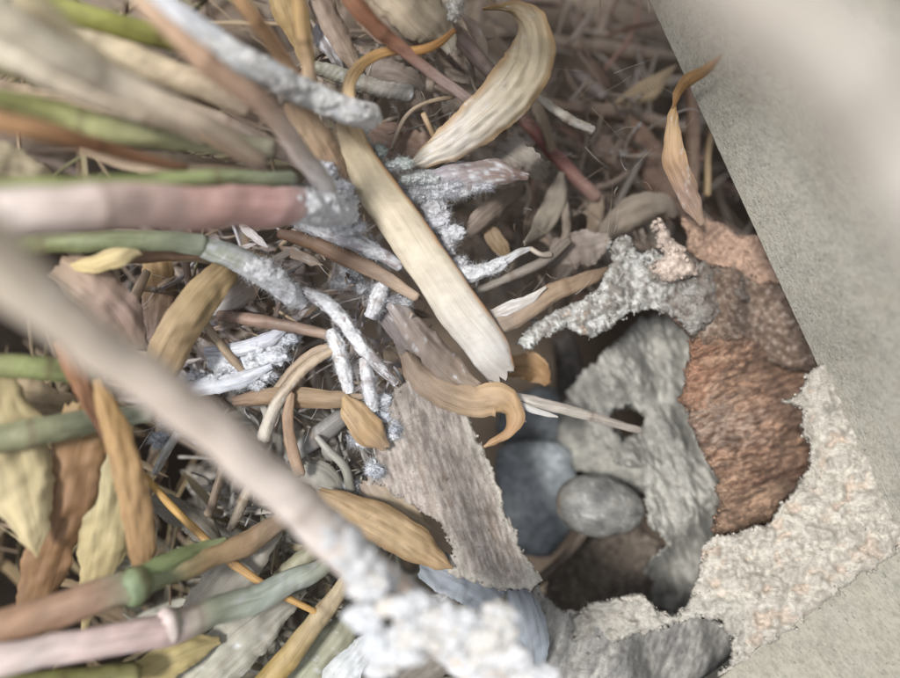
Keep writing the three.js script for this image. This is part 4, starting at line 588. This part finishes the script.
{
  const g = base('split_straw', 'splintered pale straw reaching across the mouth of the hole', 'straw', P(514, 398, 99));
  mesh('stalk', stemGeo([[512, 397, 99, 10], [536, 402, 100, 12], [566, 410, 101.5, 11], [600, 419, 104, 9], [642, 431, 108, 7]], { c: ['#c2bab2', '#c6beb6', '#beb5ab', '#c0b7ad', '#bab0a6'], flat: 0.6, rough: 0.1, ragged: 1 }), straw, g.position.clone(), g);
  for (const q of [[[514, 402, 98.6, 6], [530, 409, 99, 6], [546, 414, 99.4, 5], [558, 417, 99.8, 2]], [[510, 404, 99, 5], [518, 414, 99.2, 5], [526, 422, 99.6, 2]]]) mesh('splinter', bladeGeo(q, { c: ['#d6d4d4', '#c9c4be'], n: 24, m: 5 }), leafy, g.position.clone(), g);
}
L('dry_leaf', 'tan orange scrap of leaf inside the mouth of the hole', 'leaf', [[506, 368, 107, 18], [522, 366, 107, 26, 20], [538, 372, 107.6, 28, -20], [548, 384, 108.4, 8]], { c: ['#a3815a', '#a8855c', '#987650'], rag: 0.3, curl: -0.3 });
L('dry_leaf', 'tan boat shaped leaf ending beside the bark flake', 'leaf', [[318, 492, 96.6, 12], [345, 506, 96, 28], [380, 524, 95.8, 40, -6], [414, 544, 96, 38, -6], [438, 560, 96.6, 20], [453, 568, 97, 3]], { c: ['#a48a68', '#af946e', '#b49a74', '#b29670', '#a98d68'], edge: '#917450', curl: 0.35, rag: 0.04, m: 16 });
S('dry_stick', 'thin straight grey twig in the dark pocket beside the bark flake', 'twig', [[316, 436, 98.6, 6], [328, 450, 98.2, 8], [344, 466, 98.4, 9], [352, 492, 99.4, 10]], { c: ['#a8a69f', '#9c9a92', '#8d8a80'] });
S('dry_stick', 'slate grey stem slanting behind the thin straight twig', 'stem', [[288, 462, 101, 16], [312, 440, 100.4, 20], [338, 420, 100.4, 20], [356, 408, 101, 12]], { c: ['#85837f', '#8d8a86', '#7f7a76'], rough: 0.1, frost: 0.15 });
L('dry_leaf', 'pale grey leaf stub beside the thick stem below the slate stem', 'leaf', [[302, 470, 100, 20], [322, 476, 99.6, 28], [336, 492, 100, 26], [340, 512, 101, 12]], { c: ['#a39f96', '#98948a', '#8b867c'], rag: 0.15, curl: 0.3 });
L('dry_leaf', 'pale brown scrap under the tan boat shaped leaf', 'leaf', [[366, 480, 100, 20], [380, 496, 99.6, 34], [402, 512, 99.6, 34], [430, 530, 100, 10]], { c: ['#a39384', '#a8977f', '#9d8a72'], rag: 0.2 });
L('blue_strip', 'slate blue strip under the tip of the boat shaped leaf', 'strip', [[424, 562, 101, 30], [446, 572, 100.4, 40], [474, 584, 101, 44], [500, 606, 101.6, 30]], { c: ['#7d848d', '#8d949e', '#878e98', '#7b828b'], rag: 0.15, curl: 0.1 });
L('blue_strip', 'slate blue strip standing upright beside the white crusted stem end', 'strip', [[516, 588, 101, 20], [524, 610, 100, 34], [532, 640, 100, 34], [534, 672, 101, 20]], { c: ['#858b93', '#959ca5', '#868d96'], rag: 0.12, curl: 0.15 });
L('grey_strip', 'dark grey curved strip below the white crusted stem end', 'strip', [[392, 690, 101, 20], [424, 664, 100, 34], [456, 652, 99.6, 40], [482, 690, 101, 30]], { c: ['#6d665e', '#7d766c', '#6b645a'], curl: 0.4 });
const blueish = { c: ['#d9dde6', '#e0e3ea', '#ccd1dc', '#e6e8ec'] };
crumbOf('mould', 'woolly blue white mould mass beside the thick stem under the level brown twig', [[268, 352, 98.5, 26, 15], [240, 366, 98.5, 32, 14], [210, 380, 98, 30, 12], [282, 338, 99, 14, 10], [236, 384, 98, 30, 8], [262, 374, 98.6, 14, 12]], { ...blueish, size: [0.1, 0.34], density: 0.8 });
L('frosted_leaf', 'frosted leaf strip lying in the woolly blue white mould', 'leaf', [[176, 392, 97.4, 12], [206, 386, 97.4, 18, 10], [238, 380, 97.6, 18, 10], [272, 366, 98, 6]], { c: ['#c9cbd8', '#d6dae6', '#c0c4d2'], frost: 0.5, curl: 0.4 });
L('frosted_leaf', 'second frosted strip across the top of the woolly mould', 'leaf', [[204, 352, 98.6, 10], [234, 350, 98.2, 16, 14], [266, 340, 98.2, 16, 14], [290, 326, 98.8, 5]], { c: ['#b5b3bd', '#cdd0dc', '#bcbecb'], frost: 0.45, curl: 0.4 });
crumbOf('mould', 'white mould cushion where the fan of stems meets the cream straw', [[342, 196, 91.5, 20, 22], [330, 218, 93, 22, 14], [322, 176, 90, 14, 18], [352, 226, 94.5, 18, 12]], { size: [0.12, 0.36], density: 0.9 });
crumbOf('mould', 'white mould strip bridging the cream straw and the tip of the curling leaf', [[372, 150, 94.5, 18, 12], [394, 166, 95.5, 20, 10], [418, 180, 97, 20, 8], [352, 134, 92, 14, 12]], { size: [0.1, 0.28], density: 0.9, c: ['#d8dcde', '#c9d0cf', '#e2e4e6', '#b8c0bc'] });
crumbOf('mould', 'lilac white mould hanging on the far side of the cream straw', [[436, 214, 99, 14, 20], [448, 240, 99.5, 12, 18], [456, 262, 99.6, 12, 10], [428, 196, 98.6, 14, 8]], { size: [0.1, 0.3], c: ['#d2d3da', '#c4c4ca', '#dedfe4', '#b8b4b6'] });
crumbOf('mould', 'pale blue mould along the upper edge of the bark flake', [[384, 408, 98.4, 10, 18], [394, 430, 98, 8, 14], [374, 470, 98.6, 10, 12], [358, 440, 99.6, 12, 8], [352, 486, 99.6, 8, 6]], { ...blueish, size: [0.08, 0.22], density: 1.1 });
crumbOf('mould', 'blue grey mould in the gap between brown stem and lilac sheath', [[352, 270, 100, 14, 10], [366, 288, 99.8, 12, 8], [396, 300, 99, 18, 8], [340, 282, 100, 10, 8]], { size: [0.08, 0.24], c: ['#b9bac0', '#cccdd2', '#a5a3a6'] });

// ---------------------------------------------------------------- lower corner: leaves and stems coming towards the lens
S('green_stalk', 'pale green stem entering at mid height from the frame edge', 'stem', [[-30, 366, 80, 24], [40, 368, 83, 24], [100, 378, 88, 20]], { c: ['#9da06a', '#98a068', '#8c9268'] });
L('dry_leaf', 'beige leaf between the two pale green stems', 'leaf', [[-30, 396, 88, 50], [20, 402, 88, 50], [60, 408, 90, 36], [90, 416, 92, 10]], { c: ['#b8a27e', '#bda888', '#a8906f'] });
S('green_stalk', 'dull green stem above the cream pointed leaf', 'stem', [[-30, 442, 79, 28], [40, 432, 82, 28], [100, 420, 87, 24], [150, 412, 91, 18]], { c: ['#9a9a74', '#999b78', '#a3a68c', '#b0b3a2'] });
L('dry_leaf', 'rust brown strap leaf slanting under the thick stem', 'leaf', [[58, 342, 80, 12], [74, 370, 81, 18], [92, 404, 83, 19], [108, 440, 86, 10]], { c: ['#a87a58', '#a0724e', '#8c6244', '#84604a'], curl: 0.3 });
L('dry_leaf', 'golden strap leaf in front of the cream leaves', 'leaf', [[96, 380, 81, 8], [108, 410, 81.6, 22], [122, 450, 82.6, 28], [134, 500, 84, 30], [142, 548, 86, 26], [146, 584, 88, 10]], { c: ['#b8925c', '#ba945e', '#b89464', '#b49064', '#ae8c64'], curl: 0.25 });
L('dry_leaf', 'cream pointed leaf hanging at the frame edge', 'leaf', [[-14, 380, 82, 50], [4, 430, 82, 66], [20, 486, 82.6, 64], [32, 530, 83.6, 32], [37, 557, 84.4, 3]], { c: ['#bfae80', '#cbb98a', '#d6c598', '#d9c89c', '#d3bf90'], curl: 0.2 });
L('dry_leaf', 'brown broad leaf beside the cream pointed leaf', 'leaf', [[88, 404, 87, 40], [80, 450, 86.6, 52], [68, 500, 86.6, 50], [48, 556, 88, 44], [32, 620, 90, 34]], { c: ['#a88a5c', '#a07a50', '#946e4a', '#9c7650', '#86643f'], curl: 0.25 });
L('dry_leaf', 'pale straw coloured leaf between brown leaf and golden strap', 'leaf', [[122, 424, 89, 24], [114, 480, 88.6, 48], [104, 540, 89, 48], [92, 590, 90.4, 26], [84, 630, 92, 6]], { c: ['#c0b48c', '#c4b588', '#c2b080', '#b3a072'], curl: 0.25 });
S('straw', 'thin bright yellow straw crossing the lower stems', 'straw', [[142, 474, 93, 6], [180, 514, 93.6, 8], [224, 556, 94, 8], [270, 588, 94.6, 8], [318, 614, 95.4, 6]], { c: ['#c9a058', '#cfa45c', '#c9a068', '#cba060', '#c49a58'], nodes: [[0.55, 0.25]], rough: 0.08 });
{
  const pts = [[-50, 640, 74, 36], [30, 618, 77, 36], [90, 600, 80, 34], [126, 588, 82.5, 32], [160, 574, 86, 28], [200, 560, 90, 26], [246, 542, 95, 24], [290, 518, 99, 18]];
  const g = base('jointed_stalk', 'brown stem with a green joint entering low from the frame edge', 'stem', P(...pts[0]));
  mesh('stalk', stemGeo(pts, { c: ['#a37f62', '#b08c70', '#b8967e', '#9a9a80', '#8f9a74', '#b0946c', '#b59878', '#a89684'], nodes: [[0.43, 0.1]] }), straw, g.position.clone(), g);
  mesh('green_joint', stemGeo([[122, 590, 81.7, 37], [132, 585, 82.7, 38], [144, 580, 84.1, 36]], { c: ['#7f8f6c', '#84936c', '#808c60'], n: 16 }), straw, g.position.clone(), g);
  mesh('green_sheath', bladeGeo([[142, 572, 83, 14], [172, 560, 86, 18], [204, 548, 90, 14], [226, 538, 92.4, 4]], { c: ['#8a9a68', '#93a06c', '#9aa478'], curl: 0.5 }), leafy, g.position.clone(), g);
}
{
  const pts = [[-50, 668, 72, 32], [30, 654, 75, 31], [110, 640, 79, 31], [168, 628, 83, 32], [210, 614, 87, 29], [260, 596, 92, 27], [300, 578, 96, 23], [328, 564, 98.6, 16]];
  const g = base('pink_stalk', 'pale pink stem along the bottom turning grey green past its joint', 'stem', P(...pts[0]));
  mesh('stalk', stemGeo(pts, { c: ['#e0ccc0', '#e8d6d0', '#e6ccc6', '#d8beb8', '#a8b098', '#c2ccc0', '#bcc4b8', '#a8aa94'], frost: 0.12 }), straw, g.position.clone(), g);
  mesh('joint', stemGeo([[160, 630, 82.3, 34], [168, 627, 83, 36], [178, 623, 83.9, 33]], { c: ['#e0ccc8', '#dcd0ca', '#b8bca8'], n: 16 }), straw, g.position.clone(), g);
}
L('dry_leaf', 'grey leaf rising between the two jointed stems', 'leaf', [[180, 640, 97, 16], [206, 606, 96, 44, 10], [236, 570, 96.4, 46, 10], [268, 534, 98, 26], [288, 512, 100, 8]], { c: ['#9c968a', '#a8a294', '#9f988c', '#928a7e'], curl: 0.2, frost: 0.1 });
L('dry_leaf', 'broad ribbed grey white leaf below the pale pink stem', 'leaf', [[160, 712, 92, 50], [206, 670, 93, 62], [246, 634, 95, 52], [284, 604, 98, 28], [306, 590, 100, 6]], { c: ['#aaa692', '#b5b2a2', '#b3afa2', '#a39d8f'], curl: 0.25, frost: 0.12, m: 16 });
S('dry_stalk', 'tan stem rising steeply from the bottom edge to the white crust', 'stem', [[250, 704, 93, 24], [284, 660, 94, 24], [318, 620, 95.6, 20], [342, 588, 97, 16], [352, 570, 98, 10]], { c: ['#ae9350', '#b0965c', '#b3a07c', '#b5a488', '#a8987c'], flat: 0.8 });
L('dry_leaf', 'yellowish leaf at the bottom edge under the broad ribbed leaf', 'leaf', [[120, 700, 88, 34], [150, 672, 89, 36], [190, 650, 91, 30], [220, 640, 93, 8]], { c: ['#a8965c', '#b5a46c', '#aa9a6c'] });
S('green_stalk', 'olive stem along the bottom edge under the pale pink stem', 'stem', [[-40, 690, 79, 28], [60, 684, 82, 28], [140, 674, 86, 24]], { c: ['#7d7c4c', '#85854c', '#908c5c'] });
L('green_leaf', 'grey green felted leaf beside the steep tan stem at the bottom', 'leaf', [[282, 712, 97, 40], [306, 676, 97, 46], [334, 642, 98, 40], [354, 612, 100, 14]], { c: ['#98997f', '#a3a48c', '#a09f88', '#8b8a74'], curl: 0.3, rag: 0.15, frost: 0.1 });
L('frosted_leaf', 'white frosted leaf scrap at the bottom beside the felted leaf', 'leaf', [[326, 700, 96, 30], [344, 672, 96, 34], [362, 648, 97, 22], [370, 632, 98, 6]], { c: ['#b8bab8', '#c9ced0', '#bcc0c0'], frost: 0.35, rag: 0.2 });
S('green_stalk', 'short felted green stalk leaning under the white crusted stem', 'stalk', [[262, 600, 100, 18], [288, 574, 99.4, 22], [312, 552, 99.6, 20], [330, 536, 101, 12]], { c: ['#8d8a70', '#98957c', '#8b866e'], crumb: 0.1, frost: 0.1 });
L('dry_leaf', 'dull grey leaf scrap in the dark gap beside the yellow straw', 'leaf', [[150, 500, 100, 18], [178, 510, 99.6, 28, 20], [204, 530, 100, 26], [222, 546, 101, 8]], { c: ['#7d776c', '#8a8478', '#787062'], rag: 0.3, curl: 0.3 });
S('dry_stick', 'thin grey brown twig dropping from behind the thick stem near the yellow straw', 'twig', [[222, 466, 99, 7], [216, 490, 99, 9], [208, 516, 99.6, 8]], { c: ['#988672', '#8d7a68'], rough: 0.2 });
S('dry_stick', 'pale mouldy twig pair hanging beneath the thick stem', 'twig', [[252, 480, 98.6, 9], [242, 504, 98.8, 11], [230, 530, 99.8, 8]], { c: ['#a39684', '#a89c8c'], crumb: 0.15 });
S('dry_stick', 'slanting pale twig in the dark blue gap beside the golden strap leaf', 'twig', [[178, 432, 98, 8], [166, 452, 98, 9], [154, 474, 98.6, 7]], { c: ['#b5b2ae', '#a8a49c'], frost: 0.3 });
crumbOf('mould', 'bluish mould specks in the gap beside the golden strap leaf', [[160, 440, 99.4, 10, 10], [168, 424, 99.6, 8, 6]], { ...blueish, size: [0.06, 0.2], density: 1.2 });

renderer.render(scene, camera);
